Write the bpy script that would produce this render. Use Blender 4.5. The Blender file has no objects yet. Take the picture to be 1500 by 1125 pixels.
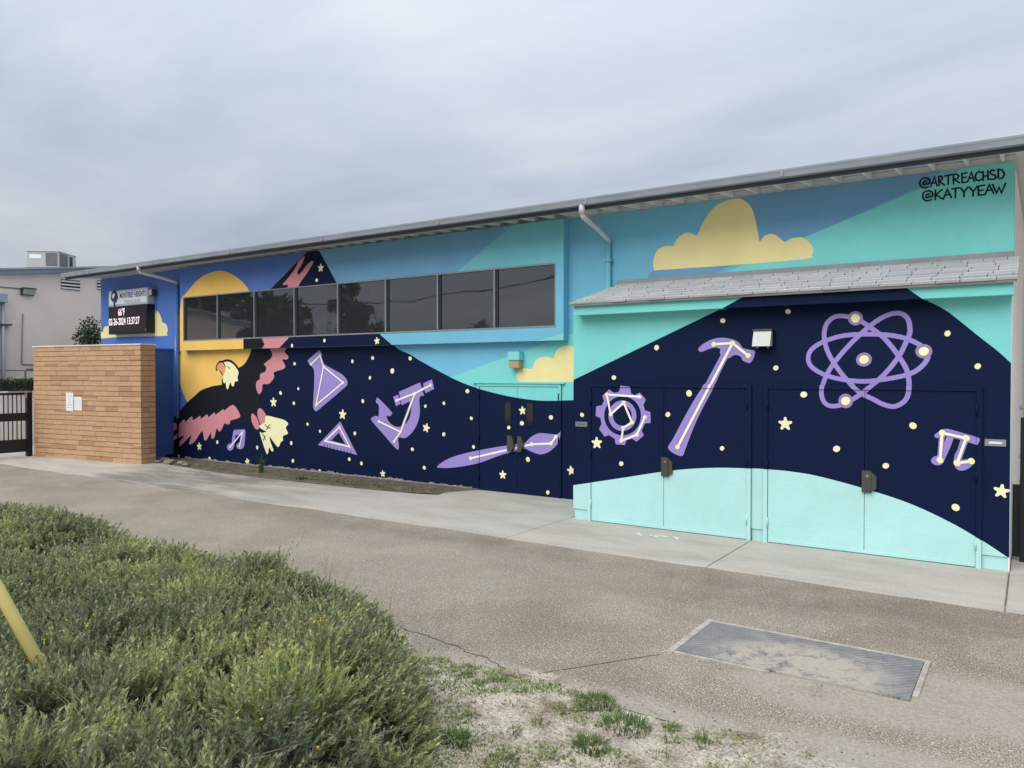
import bpy, bmesh, math, random
import numpy as np
from mathutils import Vector, Matrix, Euler
from mathutils.geometry import tessellate_polygon
random.seed(7); rng = np.random.default_rng(11)
R = math.radians
scene = bpy.context.scene
col = scene.collection

# ------------------------------------------------------------------ camera
F_PX, VPX, HY, CH, CD = 1127.0, -915.0, 546.0, 2.25, 11.8175
YAW = math.atan2(750 - VPX, F_PX); PITCH = math.atan2(562.5 - HY, F_PX)
CF = Vector((-math.cos(YAW), math.sin(YAW), 0)); CR = Vector((math.sin(YAW), math.cos(YAW), 0))
CFW = CF*math.cos(PITCH) - Vector((0, 0, 1))*math.sin(PITCH)
CUP = Vector((0, 0, 1))*math.cos(PITCH) + CF*math.sin(PITCH)
CPOS = Vector((0, -CD, CH))
cam_d = bpy.data.cameras.new('camera'); cam = bpy.data.objects.new('camera', cam_d); col.objects.link(cam)
cam_d.sensor_width = 36; cam_d.lens = F_PX/1500*36; cam_d.clip_start = 0.05; cam_d.clip_end = 3000
cam.matrix_world = Matrix((( CR.x, CUP.x, -CFW.x, CPOS.x), (CR.y, CUP.y, -CFW.y, CPOS.y), (CR.z, CUP.z, -CFW.z, CPOS.z), (0, 0, 0, 1)))
scene.camera = cam

# ------------------------------------------------------------------ world, sun, exposure
SUN_EL, SUN_AZ = R(46), R(186)          # azimuth clockwise from +Y (north); behind the viewer
world = bpy.data.worlds.new('World'); scene.world = world; world.use_nodes = True
nt = world.node_tree; nt.nodes.clear()
def N(tree, typ, **kw):
    n = tree.nodes.new(typ)
    for k, v in kw.items(): setattr(n, k, v)
    return n
wo = N(nt, 'ShaderNodeOutputWorld'); bg = N(nt, 'ShaderNodeBackground'); bg2 = N(nt, 'ShaderNodeBackground'); add = N(nt, 'ShaderNodeMixShader')
sky = N(nt, 'ShaderNodeTexSky', sky_type='NISHITA'); sky.sun_disc = False; sky.sun_elevation = SUN_EL; sky.sun_rotation = SUN_AZ
nt.links.new(sky.outputs[0], bg.inputs[0]); bg.inputs[1].default_value = 0.07
tc = N(nt, 'ShaderNodeTexCoord'); sep = N(nt, 'ShaderNodeSeparateXYZ'); nt.links.new(tc.outputs['Generated'], sep.inputs[0])
def wm(op, a, b=None, clamp=False):
    m = N(nt, 'ShaderNodeMath', operation=op); m.use_clamp = clamp
    for i, v in enumerate((a, b)):
        if v is None: continue
        if isinstance(v, (int, float)): m.inputs[i].default_value = v
        else: nt.links.new(v, m.inputs[i])
    return m.outputs[0]
zc = wm('MAXIMUM', sep.outputs[2], 0.0); den = wm('ADD', zc, 0.16)
cmb = N(nt, 'ShaderNodeCombineXYZ')
nt.links.new(wm('DIVIDE', sep.outputs[0], den), cmb.inputs[0]); nt.links.new(wm('DIVIDE', sep.outputs[1], den), cmb.inputs[1])
mp = N(nt, 'ShaderNodeMapping'); mp.inputs['Rotation'].default_value = (0, 0, R(32)); mp.inputs['Scale'].default_value = (0.62, 1.05, 1); mp.inputs['Location'].default_value = (1.3, 0.4, 0)
nt.links.new(cmb.outputs[0], mp.inputs[0])
nz = N(nt, 'ShaderNodeTexNoise'); nz.inputs['Scale'].default_value = 1.15; nz.inputs['Detail'].default_value = 7; nz.inputs['Roughness'].default_value = 0.52; nz.inputs['Distortion'].default_value = 0.35
nt.links.new(mp.outputs[0], nz.inputs['Vector'])
cr = N(nt, 'ShaderNodeValToRGB'); e = cr.color_ramp.elements
e[0].position = 0.32; e[0].color = (0.425, 0.50, 0.62, 1); e[1].position = 0.66; e[1].color = (0.70, 0.725, 0.775, 1)
m_ = e.new(0.5); m_.color = (0.55, 0.61, 0.71, 1)
nt.links.new(nz.outputs['Fac'], cr.inputs[0])
grad = wm('ADD', 0.44, wm('MULTIPLY', zc, 0.92))
vm = N(nt, 'ShaderNodeVectorMath', operation='SCALE'); nt.links.new(cr.outputs[0], vm.inputs[0]); nt.links.new(grad, vm.inputs['Scale'])
nt.links.new(vm.outputs[0], bg2.inputs[0]); bg2.inputs[1].default_value = 1.0
add.inputs[0].default_value = 0.93
nt.links.new(bg.outputs[0], add.inputs[1]); nt.links.new(bg2.outputs[0], add.inputs[2]); nt.links.new(add.outputs[0], wo.inputs[0])
sd = bpy.data.lights.new('sun', 'SUN'); sd.energy = 1.5; sd.angle = R(50); sd.color = (1.0, 0.965, 0.92)
sun = bpy.data.objects.new('sun', sd); col.objects.link(sun)
sdir = Vector((math.sin(SUN_AZ)*math.cos(SUN_EL), math.cos(SUN_AZ)*math.cos(SUN_EL), math.sin(SUN_EL)))
sun.rotation_euler = sdir.to_track_quat('Z', 'Y').to_euler(); sun.location = (0, -20, 30)
vs = scene.view_settings; vs.view_transform = 'Standard'; vs.look = 'None'; vs.gamma = 1; vs.exposure = 0.65; vs.use_curve_mapping = False
scene.render.resolution_x = 1024; scene.render.resolution_y = 768

# ------------------------------------------------------------------ survey: photograph pixel -> point on a known plane of the building
def ray(px, py): return CFW*F_PX + CR*(px - 750) - CUP*(py - 562.5)
def on_y(px, py, y):
    d = ray(px, py); return CPOS + d*((y + CD)/d.y)
def on_x(px, py, X):
    d = ray(px, py); return CPOS + d*(X/d.x)
def on_z(px, py, z=0.0):
    d = ray(px, py); return CPOS + d*((z - CH)/d.z)
def zoom(x0, y0, s): return lambda pts: [(p[0]/s + x0, p[1]/s + y0) + tuple(p[2:]) for p in pts]

# ------------------------------------------------------------------ materials
def srgb(r, g, b):
    f = lambda c: (c/255/12.92) if c/255 <= 0.04045 else ((c/255 + 0.055)/1.055)**2.4
    return (f(r), f(g), f(b), 1)
MATS = {}
def mat(name, rgb, rough=0.6, bump=None, var=0.0, vscale=2.0, metallic=0.0, spec=0.5, streak=None, ior=1.45, emit=0):
    """plain procedural material: colour with soft noise variation and fine relief (bump = (scale, strength, distance))"""
    if name in MATS: return MATS[name]
    m = bpy.data.materials.new(name); m.use_nodes = True; t = m.node_tree; b = t.nodes['Principled BSDF']
    b.inputs['Roughness'].default_value = rough; b.inputs['Metallic'].default_value = metallic
    b.inputs['Specular IOR Level'].default_value = spec; b.inputs['IOR'].default_value = ior
    c = rgb if len(rgb) == 4 else (*rgb, 1)
    b.inputs['Base Color'].default_value = c
    co = N(t, 'ShaderNodeTexCoord')
    if var:
        n = N(t, 'ShaderNodeTexNoise'); n.inputs['Scale'].default_value = vscale; n.inputs['Detail'].default_value = 6; n.inputs['Roughness'].default_value = 0.65
        if streak:
            mpn = N(t, 'ShaderNodeMapping'); mpn.inputs['Scale'].default_value = streak; t.links.new(co.outputs['Object'], mpn.inputs[0]); t.links.new(mpn.outputs[0], n.inputs['Vector'])
        else: t.links.new(co.outputs['Object'], n.inputs['Vector'])
        r = N(t, 'ShaderNodeValToRGB'); q = r.color_ramp.elements
        q[0].position = 0.3; q[1].position = 0.7
        q[0].color = (c[0]*(1-var), c[1]*(1-var), c[2]*(1-var), 1); q[1].color = (min(1, c[0]*(1+var)), min(1, c[1]*(1+var)), min(1, c[2]*(1+var)), 1)
        t.links.new(n.outputs['Fac'], r.inputs[0]); t.links.new(r.outputs[0], b.inputs['Base Color'])
    if bump:
        n2 = N(t, 'ShaderNodeTexNoise'); n2.inputs['Scale'].default_value = bump[0]; n2.inputs['Detail'].default_value = 4
        t.links.new(co.outputs['Object'], n2.inputs['Vector'])
        bn = N(t, 'ShaderNodeBump'); bn.inputs['Strength'].default_value = bump[1]; bn.inputs['Distance'].default_value = bump[2]
        t.links.new(n2.outputs['Fac'], bn.inputs['Height']); t.links.new(bn.outputs[0], b.inputs['Normal'])
    if emit:
        b.inputs['Emission Color'].default_value = c; b.inputs['Emission Strength'].default_value = emit
    MATS[name] = m; return m
def paint_mat(name, rgb): return mat('paint_' + name, srgb(*rgb), 0.62, (55, 0.5, 0.009), 0.07, 1.1, spec=0.16)
P_NAVY = paint_mat('navy', (8, 24, 57)); P_BLACK = paint_mat('black', (25, 28, 36)); P_PINK = paint_mat('pink', (206, 138, 146))
P_SUN = paint_mat('sun', (238, 196, 106)); P_PURPLE = paint_mat('purple', (153, 137, 203)); P_DUSK = paint_mat('dusk_purple', (146, 132, 172))
P_CREAM = paint_mat('cream', (241, 236, 188)); P_LINE = paint_mat('line_white', (247, 240, 228)); P_ROYAL = paint_mat('royal', (86, 119, 186))
P_MID = paint_mat('mid_blue', (110, 160, 194)); P_SKY = paint_mat('sky_blue', (116, 184, 210)); P_TEAL = paint_mat('teal', (126, 210, 205))
P_MINT = paint_mat('mint', (178, 223, 220)); P_BEAK = paint_mat('beak', (224, 156, 118)); P_CLOUD = paint_mat('cloud_yellow', (236, 222, 160))
P_DEEP = paint_mat('deep_blue', (66, 97, 160)); P_INK = paint_mat('ink', (18, 36, 48)); P_AQUA = paint_mat('aqua', (116, 188, 200))
WHITE_WALL = mat('white_stucco', srgb(236, 232, 228), 0.7, (80, 0.35, 0.006), 0.06, 1.0)
BEIGE_WALL = mat('beige_stucco', srgb(244, 230, 213), 0.75, (70, 0.35, 0.006), 0.05, 0.7)
WHITE_WOOD = mat('white_painted_wood', srgb(218, 219, 216), 0.6, (40, 0.2, 0.004), 0.07, 3)
GUTTER = mat('grey_gutter_metal', srgb(138, 146, 152), 0.5, (14, 0.15, 0.006), 0.16, 1.6, spec=0.4, streak=(1, 1, 4))
SHADEBOARD = mat('shaded_fascia_board', srgb(66, 72, 82), 0.6, None, 0.15, 3)  # fascia below the gutter, its shade put into this dark colour
ROOFING = mat('rolled_roofing', srgb(140, 142, 142), 0.9, (60, 0.4, 0.01), 0.1, 2)
ALU = mat('aluminium_frame', srgb(140, 150, 155), 0.4, None, 0.1, 6, metallic=0.35)
DARKALU = mat('dark_window_gasket', srgb(38, 42, 44), 0.5)
STEEL_DARK = mat('dark_bronze_metal', srgb(88, 87, 81), 0.42, None, 0.1, 9, metallic=0.5)
BLACK_METAL = mat('black_powder_coat', srgb(22, 24, 30), 0.45, None, 0.15, 5)
CHROME = mat('brushed_steel', srgb(170, 172, 174), 0.3, None, 0.08, 12, metallic=0.8)
PLASTIC_W = mat('white_plastic', srgb(232, 234, 236), 0.4)
LENS = mat('ribbed_lens', srgb(186, 192, 184), 0.18, (60, 0.3, 0.004), 0.06, 14)
TANLENS = mat('tan_lens', srgb(176, 158, 124), 0.25, (60, 0.2, 0.003), 0.08, 12)
SHINGLE = [mat('shingle_grey_%d' % i, srgb(*c), 0.9, (70, 0.5, 0.006), 0.06, 9) for i, c in enumerate(((178, 180, 181), (170, 172, 174), (184, 185, 185), (175, 176, 174)))]
CONDUIT = mat('grey_conduit', srgb(150, 148, 144), 0.5, None, 0.1, 8)

def asphalt_mat():
    m = bpy.data.materials.new('weathered_asphalt'); m.use_nodes = True; t = m.node_tree; b = t.nodes['Principled BSDF']
    co = N(t, 'ShaderNodeTexCoord'); L = t.links.new
    def noise(s, d=5, ro=0.6, dist=0.0):
        n = N(t, 'ShaderNodeTexNoise'); n.inputs['Scale'].default_value = s; n.inputs['Detail'].default_value = d; n.inputs['Roughness'].default_value = ro; n.inputs['Distortion'].default_value = dist
        L(co.outputs['Object'], n.inputs['Vector']); return n.outputs['Fac']
    def ramp(f, a, ca, z, cz):
        r = N(t, 'ShaderNodeValToRGB'); q = r.color_ramp.elements; q[0].position = a; q[0].color = ca; q[1].position = z; q[1].color = cz; L(f, r.inputs[0]); return r.outputs[0]
    def mix(f, a, c, typ='MIX'):
        x = N(t, 'ShaderNodeMix', data_type='RGBA', blend_type=typ)
        for s, v in ((0, f), (6, a), (7, c)):
            if hasattr(v, 'links') or isinstance(v, bpy.types.NodeSocket): L(v, x.inputs[s])
            else: x.inputs[s].default_value = v
        return x.outputs[2]
    base = ramp(noise(0.8, 6, 0.6, 0.5), 0.30, (0.282, 0.244, 0.192, 1), 0.70, (0.368, 0.323, 0.258, 1))
    grain = ramp(noise(85, 3, 0.8), 0.40, (0.34, 0.335, 0.33, 1), 0.61, (1.62, 1.61, 1.58, 1))
    c = mix(1.0, base, grain, 'MULTIPLY')
    c = mix(1.0, c, ramp(noise(30, 3, 0.7), 0.36, (0.86, 0.855, 0.85, 1), 0.64, (1.12, 1.115, 1.10, 1)), 'MULTIPLY')
    vo = N(t, 'ShaderNodeTexVoronoi'); vo.inputs['Scale'].default_value = 62; L(co.outputs['Object'], vo.inputs['Vector'])
    sp = ramp(vo.outputs['Distance'], 0.22, (1, 1, 1, 1), 0.36, (0, 0, 0, 1))
    wn = N(t, 'ShaderNodeSeparateColor'); L(vo.outputs['Color'], wn.inputs[0])
    sel = N(t, 'ShaderNodeMath', operation='GREATER_THAN'); sel.inputs[1].default_value = 0.82; L(wn.outputs[0], sel.inputs[0])
    ms = N(t, 'ShaderNodeMath', operation='MULTIPLY'); L(sp, ms.inputs[0]); L(sel.outputs[0], ms.inputs[1])
    c = mix(ms.outputs[0], c, (0.72, 0.68, 0.60, 1))
    seld = N(t, 'ShaderNodeMath', operation='LESS_THAN'); seld.inputs[1].default_value = 0.12; L(wn.outputs[0], seld.inputs[0])
    md = N(t, 'ShaderNodeMath', operation='MULTIPLY'); L(sp, md.inputs[0]); L(seld.outputs[0], md.inputs[1])
    c = mix(md.outputs[0], c, (0.05, 0.042, 0.036, 1))
    wear = ramp(noise(0.55, 7, 0.65, 0.8), 0.42, (0.74, 0.70, 0.66, 1), 0.58, (1.06, 1.06, 1.06, 1)); c = mix(0.5, c, wear, 'MULTIPLY')
    # drifted sand: around the vault cover and along the dirt edge
    sepx = N(t, 'ShaderNodeSeparateXYZ'); L(co.outputs['Object'], sepx.inputs[0])
    def mth(op, a, bb, clamp=False):
        x = N(t, 'ShaderNodeMath', operation=op); x.use_clamp = clamp
        for i, v in enumerate((a, bb)):
            if isinstance(v, (int, float)): x.inputs[i].default_value = v
            else: L(v, x.inputs[i])
        return x.outputs[0]
    def blob(cx, cy, rx, ry):
        dx = mth('DIVIDE', mth('SUBTRACT', sepx.outputs[0], cx), rx); dy = mth('DIVIDE', mth('SUBTRACT', sepx.outputs[1], cy), ry)
        return mth('SUBTRACT', 1.0, mth('ADD', mth('MULTIPLY', dx, dx), mth('MULTIPLY', dy, dy)), True)
    s1 = mth('MAXIMUM', blob(0.0, -5.75, 1.3, 0.6), blob(-1.0, -6.15, 1.0, 0.42))
    s2 = mth('MAXIMUM', blob(-1.9, -7.2, 3.2, 0.36), blob(-0.3, -7.0, 1.6, 0.35))
    s3 = mth('MULTIPLY', blob(-9.5, -4.8, 7.0, 1.6), 0.2)
    ss = mth('MAXIMUM', mth('MAXIMUM', s1, s2), s3)
    loam = mth('MULTIPLY', mth('MAXIMUM', blob(-1.2, -3.95, 3.6, 0.75), blob(-7.5, -3.75, 5.5, 0.5)), mth('ADD', mth('MULTIPLY', noise(1.8, 8, 0.7, 0.4), 4.0), -1.5, True), True)
    c = mix(mth('MULTIPLY', loam, 0.55), c, (0.165, 0.132, 0.10, 1))
    fac = mth('MULTIPLY', mth('MULTIPLY', ss, 1.5, True), mth('ADD', mth('MULTIPLY', noise(3.0, 8, 0.7), 4.2), -1.15, True), True)
    fac = mth('MULTIPLY', fac, mth('ADD', mth('MULTIPLY', noise(60, 2, 0.6), 1.4), 0.2, True), True)
    sand = ramp(noise(30, 4), 0.3, (0.33, 0.285, 0.225, 1), 0.7, (0.46, 0.41, 0.335, 1))
    c = mix(fac, c, sand)
    L(c, b.inputs['Base Color']); b.inputs['Roughness'].default_value = 0.9; b.inputs['Specular IOR Level'].default_value = 0.25
    bn = N(t, 'ShaderNodeBump'); bn.inputs['Strength'].default_value = 0.7; bn.inputs['Distance'].default_value = 0.012; L(noise(70, 4, 0.7), bn.inputs['Height']); L(bn.outputs[0], b.inputs['Normal'])
    return m
def ground_mat():
    m = bpy.data.materials.new('sandy_dirt'); m.use_nodes = True; t = m.node_tree; b = t.nodes['Principled BSDF']; L = t.links.new
    co = N(t, 'ShaderNodeTexCoord')
    def noise(s, d=5, ro=0.6):
        n = N(t, 'ShaderNodeTexNoise'); n.inputs['Scale'].default_value = s; n.inputs['Detail'].default_value = d; n.inputs['Roughness'].default_value = ro; L(co.outputs['Object'], n.inputs['Vector']); return n.outputs['Fac']
    r = N(t, 'ShaderNodeValToRGB'); q = r.color_ramp.elements; q[0].position = 0.37; q[0].color = (0.25, 0.205, 0.145, 1); q[1].position = 0.56; q[1].color = (0.56, 0.50, 0.41, 1); L(noise(2.6, 8, 0.72), r.inputs[0])
    g = N(t, 'ShaderNodeValToRGB'); q = g.color_ramp.elements; q[0].position = 0.35; q[0].color = (0.5, 0.48, 0.45, 1); q[1].position = 0.62; q[1].color = (1.25, 1.25, 1.25, 1); L(noise(55, 4, 0.7), g.inputs[0])
    x = N(t, 'ShaderNodeMix', data_type='RGBA', blend_type='MULTIPLY'); x.inputs[0].default_value = 1; L(r.outputs[0], x.inputs[6]); L(g.outputs[0], x.inputs[7]); L(x.outputs[2], b.inputs['Base Color'])
    b.inputs['Roughness'].default_value = 0.95; b.inputs['Specular IOR Level'].default_value = 0.2
    bn = N(t, 'ShaderNodeBump'); bn.inputs['Strength'].default_value = 0.8; bn.inputs['Distance'].default_value = 0.02; L(noise(38, 6, 0.7), bn.inputs['Height']); L(bn.outputs[0], b.inputs['Normal'])
    return m
def concrete_mat():
    m = bpy.data.materials.new('walk_concrete'); m.use_nodes = True; t = m.node_tree; b = t.nodes['Principled BSDF']; L = t.links.new
    co = N(t, 'ShaderNodeTexCoord')
    def noise(s, d=5, ro=0.6, sc=None):
        n = N(t, 'ShaderNodeTexNoise'); n.inputs['Scale'].default_value = s; n.inputs['Detail'].default_value = d; n.inputs['Roughness'].default_value = ro
        mp_ = N(t, 'ShaderNodeMapping'); mp_.inputs['Scale'].default_value = sc or (1, 1, 1); L(co.outputs['Object'], mp_.inputs[0]); L(mp_.outputs[0], n.inputs['Vector']); return n.outputs['Fac']
    r = N(t, 'ShaderNodeValToRGB'); q = r.color_ramp.elements; q[0].position = 0.33; q[0].color = (0.40, 0.368, 0.31, 1); q[1].position = 0.6; q[1].color = (0.49, 0.458, 0.395, 1); L(noise(1.4, 7, 0.6, (0.6, 1.6, 1)), r.inputs[0])
    # dirt washed over the left bay of the walk
    sepx = N(t, 'ShaderNodeSeparateXYZ'); L(co.outputs['Object'], sepx.inputs[0])
    mr = N(t, 'ShaderNodeMapRange'); mr.inputs[1].default_value = -9.5; mr.inputs[2].default_value = -13.5; L(sepx.outputs[0], mr.inputs[0])
    mr2 = N(t, 'ShaderNodeMapRange'); mr2.inputs[1].default_value = -18.2; mr2.inputs[2].default_value = -16.4; L(sepx.outputs[0], mr2.inputs[0])
    mm = N(t, 'ShaderNodeMath', operation='MULTIPLY'); L(mr.outputs[0], mm.inputs[0]); L(mr2.outputs[0], mm.inputs[1])
    st = N(t, 'ShaderNodeValToRGB'); q = st.color_ramp.elements; q[0].position = 0.36; q[0].color = (0, 0, 0, 1); q[1].position = 0.56; q[1].color = (0.9, 0.9, 0.9, 1); L(noise(0.9, 6, 0.6, (0.6, 2.2, 1)), st.inputs[0])
    m2 = N(t, 'ShaderNodeMath', operation='MULTIPLY'); L(mm.outputs[0], m2.inputs[0]); L(st.outputs[0], m2.inputs[1])
    x = N(t, 'ShaderNodeMix', data_type='RGBA'); L(m2.outputs[0], x.inputs[0]); L(r.outputs[0], x.inputs[6]); x.inputs[7].default_value = (0.205, 0.185, 0.155, 1)
    g = N(t, 'ShaderNodeValToRGB'); q = g.color_ramp.elements; q[0].position = 0.3; q[0].color = (0.86, 0.86, 0.86, 1); q[1].position = 0.7; q[1].color = (1.1, 1.1, 1.1, 1); L(noise(45, 5, 0.7), g.inputs[0])
    y = N(t, 'ShaderNodeMix', data_type='RGBA', blend_type='MULTIPLY'); y.inputs[0].default_value = 1; L(x.outputs[2], y.inputs[6]); L(g.outputs[0], y.inputs[7]); L(y.outputs[2], b.inputs['Base Color'])
    b.inputs['Roughness'].default_value = 0.85; b.inputs['Specular IOR Level'].default_value = 0.3
    bn = N(t, 'ShaderNodeBump'); bn.inputs['Strength'].default_value = 0.25; bn.inputs['Distance'].default_value = 0.008; L(noise(60, 4, 0.7), bn.inputs['Height']); L(bn.outputs[0], b.inputs['Normal'])
    return m
def attr_mat(name, ramp, rough=0.55, transl=0.25):
    """leaf material: colour from the per-leaf 'tint' attribute, some light passing through"""
    m = bpy.data.materials.new(name); m.use_nodes = True; t = m.node_tree; b = t.nodes['Principled BSDF']; L = t.links.new
    a = N(t, 'ShaderNodeAttribute', attribute_name='tint'); r = N(t, 'ShaderNodeValToRGB')
    q = r.color_ramp.elements; q[0].position, q[0].color = ramp[0]; q[1].position, q[1].color = ramp[-1]
    for p, c in ramp[1:-1]: q.new(p).color = c
    L(a.outputs['Fac'], r.inputs[0]); L(r.outputs[0], b.inputs['Base Color']); b.inputs['Roughness'].default_value = rough; b.inputs['Specular IOR Level'].default_value = 0.35
    tr = N(t, 'ShaderNodeBsdfTranslucent'); L(r.outputs[0], tr.inputs[0]); mx = N(t, 'ShaderNodeMixShader'); mx.inputs[0].default_value = transl
    out = t.nodes['Material Output']; L(b.outputs[0], mx.inputs[1]); L(tr.outputs[0], mx.inputs[2]); L(mx.outputs[0], out.inputs[0])
    return m
M_ASPHALT, M_GROUND, M_CONC = asphalt_mat(), ground_mat(), concrete_mat()

# ------------------------------------------------------------------ object helpers
def tag(o, label=None, cat=None, group=None, kind=None):
    if label: o['label'] = label
    if cat: o['category'] = cat
    if group: o['group'] = group
    if kind: o['kind'] = kind
    return o
def thing(name, label, cat, loc=(0, 0, 0), rz=0.0, group=None):
    o = bpy.data.objects.new(name, None); o.empty_display_size = 0.2; col.objects.link(o); o.location = loc; o.rotation_euler = (0, 0, rz)
    return tag(o, label, cat, group)
def origin(o):
    v = Vector((0, 0, 0))
    while o is not None: v += Vector(o.location); o = o.parent
    return v
def link(name, me, mats, parent=None, loc=None, local=False):
    """link mesh; its vertices are in world space unless local"""
    for m in (mats if isinstance(mats, (list, tuple)) else [mats]): me.materials.append(m)
    o = bpy.data.objects.new(name, me); col.objects.link(o)
    if parent is not None:
        o.parent = parent
        if not local: me.transform(Matrix.Translation(-origin(parent)))
    elif loc is not None:
        o.location = loc
        if not local: me.transform(Matrix.Translation(-Vector(loc)))
    return o
class MB:
    def __init__(s): s.bm = bmesh.new()
    def box(s, x0, x1, y0, y1, z0, z1, bev=0.0):
        r = bmesh.ops.create_cube(s.bm, size=1)
        bmesh.ops.transform(s.bm, matrix=Matrix.Translation(((x0+x1)/2, (y0+y1)/2, (z0+z1)/2)) @ Matrix.Diagonal((abs(x1-x0), abs(y1-y0), abs(z1-z0), 1)), verts=r['verts'])
        if bev: bmesh.ops.bevel(s.bm, geom=list({e for v in r['verts'] for e in v.link_edges}), offset=bev, segments=2, affect='EDGES')
        return s
    def tube(s, pts, rad, n=10, caps=True):
        pts = [Vector(p) for p in pts]; rings = []
        rads = rad if isinstance(rad, (list, tuple)) else [rad]*len(pts)
        for i, p in enumerate(pts):
            d = (pts[min(i+1, len(pts)-1)] - pts[max(i-1, 0)]).normalized()
            q = d.to_track_quat('Z', 'Y')
            rings.append([s.bm.verts.new(p + q @ Vector((math.cos(a)*rads[i], math.sin(a)*rads[i], 0))) for a in [2*math.pi*k/n for k in range(n)]])
        for a, b in zip(rings, rings[1:]):
            for k in range(n): s.bm.faces.new((a[k], a[(k+1) % n], b[(k+1) % n], b[k])).smooth = True
        if caps: s.bm.faces.new(rings[0][::-1]); s.bm.faces.new(rings[-1])
        return s
    def prism(s, ring, axis, a, b):
        """extrude 2-D ring along an axis ('x','y','z') from a to b"""
        def mk(p, t): return {'x': (t, p[0], p[1]), 'y': (p[0], t, p[1]), 'z': (p[0], p[1], t)}[axis]
        va = [s.bm.verts.new(mk(p, a)) for p in ring]; vb = [s.bm.verts.new(mk(p, b)) for p in ring]; n = len(ring)
        s.bm.faces.new(va); s.bm.faces.new(vb[::-1])
        for k in range(n): s.bm.faces.new((va[k], vb[k], vb[(k+1) % n], va[(k+1) % n]))
        return s
    def build(s, name, m, parent=None, loc=None, local=False):
        bmesh.ops.recalc_face_normals(s.bm, faces=s.bm.faces[:])
        me = bpy.data.meshes.new(name); s.bm.to_mesh(me); s.bm.free()
        return link(name, me, m, parent, loc, local)
def raw(name, verts, faces, mats, parent=None, loc=None, mi=None, local=False, attr=None):
    me = bpy.data.meshes.new(name)
    v = np.asarray(verts, dtype=np.float32)
    if isinstance(faces, np.ndarray):
        k = faces.shape[1]; me.vertices.add(len(v)); me.vertices.foreach_set('co', v.ravel())
        me.loops.add(faces.size); me.loops.foreach_set('vertex_index', faces.ravel().astype(np.int32))
        me.polygons.add(len(faces)); me.polygons.foreach_set('loop_start', np.arange(0, faces.size, k, dtype=np.int32))
        me.polygons.foreach_set('loop_total', np.full(len(faces), k, dtype=np.int32)); me.update(calc_edges=True)
    else: me.from_pydata([tuple(p) for p in v], [], faces)
    if mi is not None: me.polygons.foreach_set('material_index', np.asarray(mi, dtype=np.int32))
    if attr is not None:
        a = me.attributes.new('tint', 'FLOAT', 'POINT'); a.data.foreach_set('value', np.asarray(attr, dtype=np.float32))
    me.validate()
    return link(name, me, mats, parent, loc, local)

# ------------------------------------------------------------------ ground, path, walk
def fbm(x, y, seed=0, base=1.0, octv=4):
    v = np.zeros_like(x); amp = 1; tot = 0
    for o in range(octv):
        rs = np.random.default_rng(seed*97+o); G = rs.random((64, 64)); f_ = base*2**o
        u, w = (x*f_) % 64, (y*f_) % 64; i, j = np.floor(u).astype(int), np.floor(w).astype(int); a, b = u-i, w-j; a, b = a*a*(3-2*a), b*b*(3-2*b)
        i2, j2 = (i+1) % 64, (j+1) % 64; i %= 64; j %= 64
        v += amp*((G[i, j]*(1-a)+G[i2, j]*a)*(1-b)+(G[i, j2]*(1-a)+G[i2, j2]*a)*b); tot += amp; amp *= .5
    return v/tot
def irregular_sheet(name, x0, x1, ylo, yhi, z, m, nx, amp_lo, amp_hi, ny=6, seed=1):
    rs = np.random.default_rng(seed)
    def wob(n, amp):
        a = np.zeros(n); xs = np.linspace(0, 1, n)
        for f_, w in ((7, .5), (23, .3), (61, .22), (140, .16)): a += w*np.interp(xs, np.linspace(0, 1, f_*2), rs.uniform(-1, 1, f_*2))
        return a*amp
    lo = ylo + wob(nx, amp_lo); hi = yhi + wob(nx, amp_hi); xs = np.linspace(x0, x1, nx)
    V = [(xs[i], lo[i] + (hi[i]-lo[i])*j/ny, z) for i in range(nx) for j in range(ny+1)]
    Fc = [(i*(ny+1)+j, (i+1)*(ny+1)+j, (i+1)*(ny+1)+j+1, i*(ny+1)+j+1) for i in range(nx-1) for j in range(ny)]
    return raw(name, V, Fc, m)
tag(raw('ground', [(-600, -600, -.03), (600, -600, -.03), (600, 600, -.03), (-600, 600, -.03)], [(0, 1, 2, 3)], M_GROUND), 'pale sandy dirt ground', None, kind='structure')
asph = irregular_sheet('asphalt_path', -60, 40, -7.16, -3.0, 0.0, M_ASPHALT, 1400, 0.15, 0.02, seed=3); tag(asph, 'weathered brown grey asphalt path', kind='structure')
def ribbon_on_ground(name, pts, w, z, m, parent):
    V, Fc = [], []
    for i, (x, y) in enumerate(pts):
        a = Vector(pts[max(i-1, 0)]); b = Vector(pts[min(i+1, len(pts)-1)]); d = (b-a).normalized(); n = Vector((-d.y, d.x)); ww = w*(0.5+random.random())*0.5
        V += [(x+n.x*ww, y+n.y*ww, z), (x-n.x*ww, y-n.y*ww, z)]
    for i in range(len(pts)-1): Fc.append((2*i, 2*i+1, 2*i+3, 2*i+2))
    return raw(name, V, Fc, m, parent)
def dirt_z(X, Y): return np.clip((-7.08-Y)*.07, -.05, .022) + (fbm(X, Y, 41, 2.3, 5)-.5)*.055
def dirt_h(x, y): return float(dirt_z(np.array([x]), np.array([y]))[0])
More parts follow.
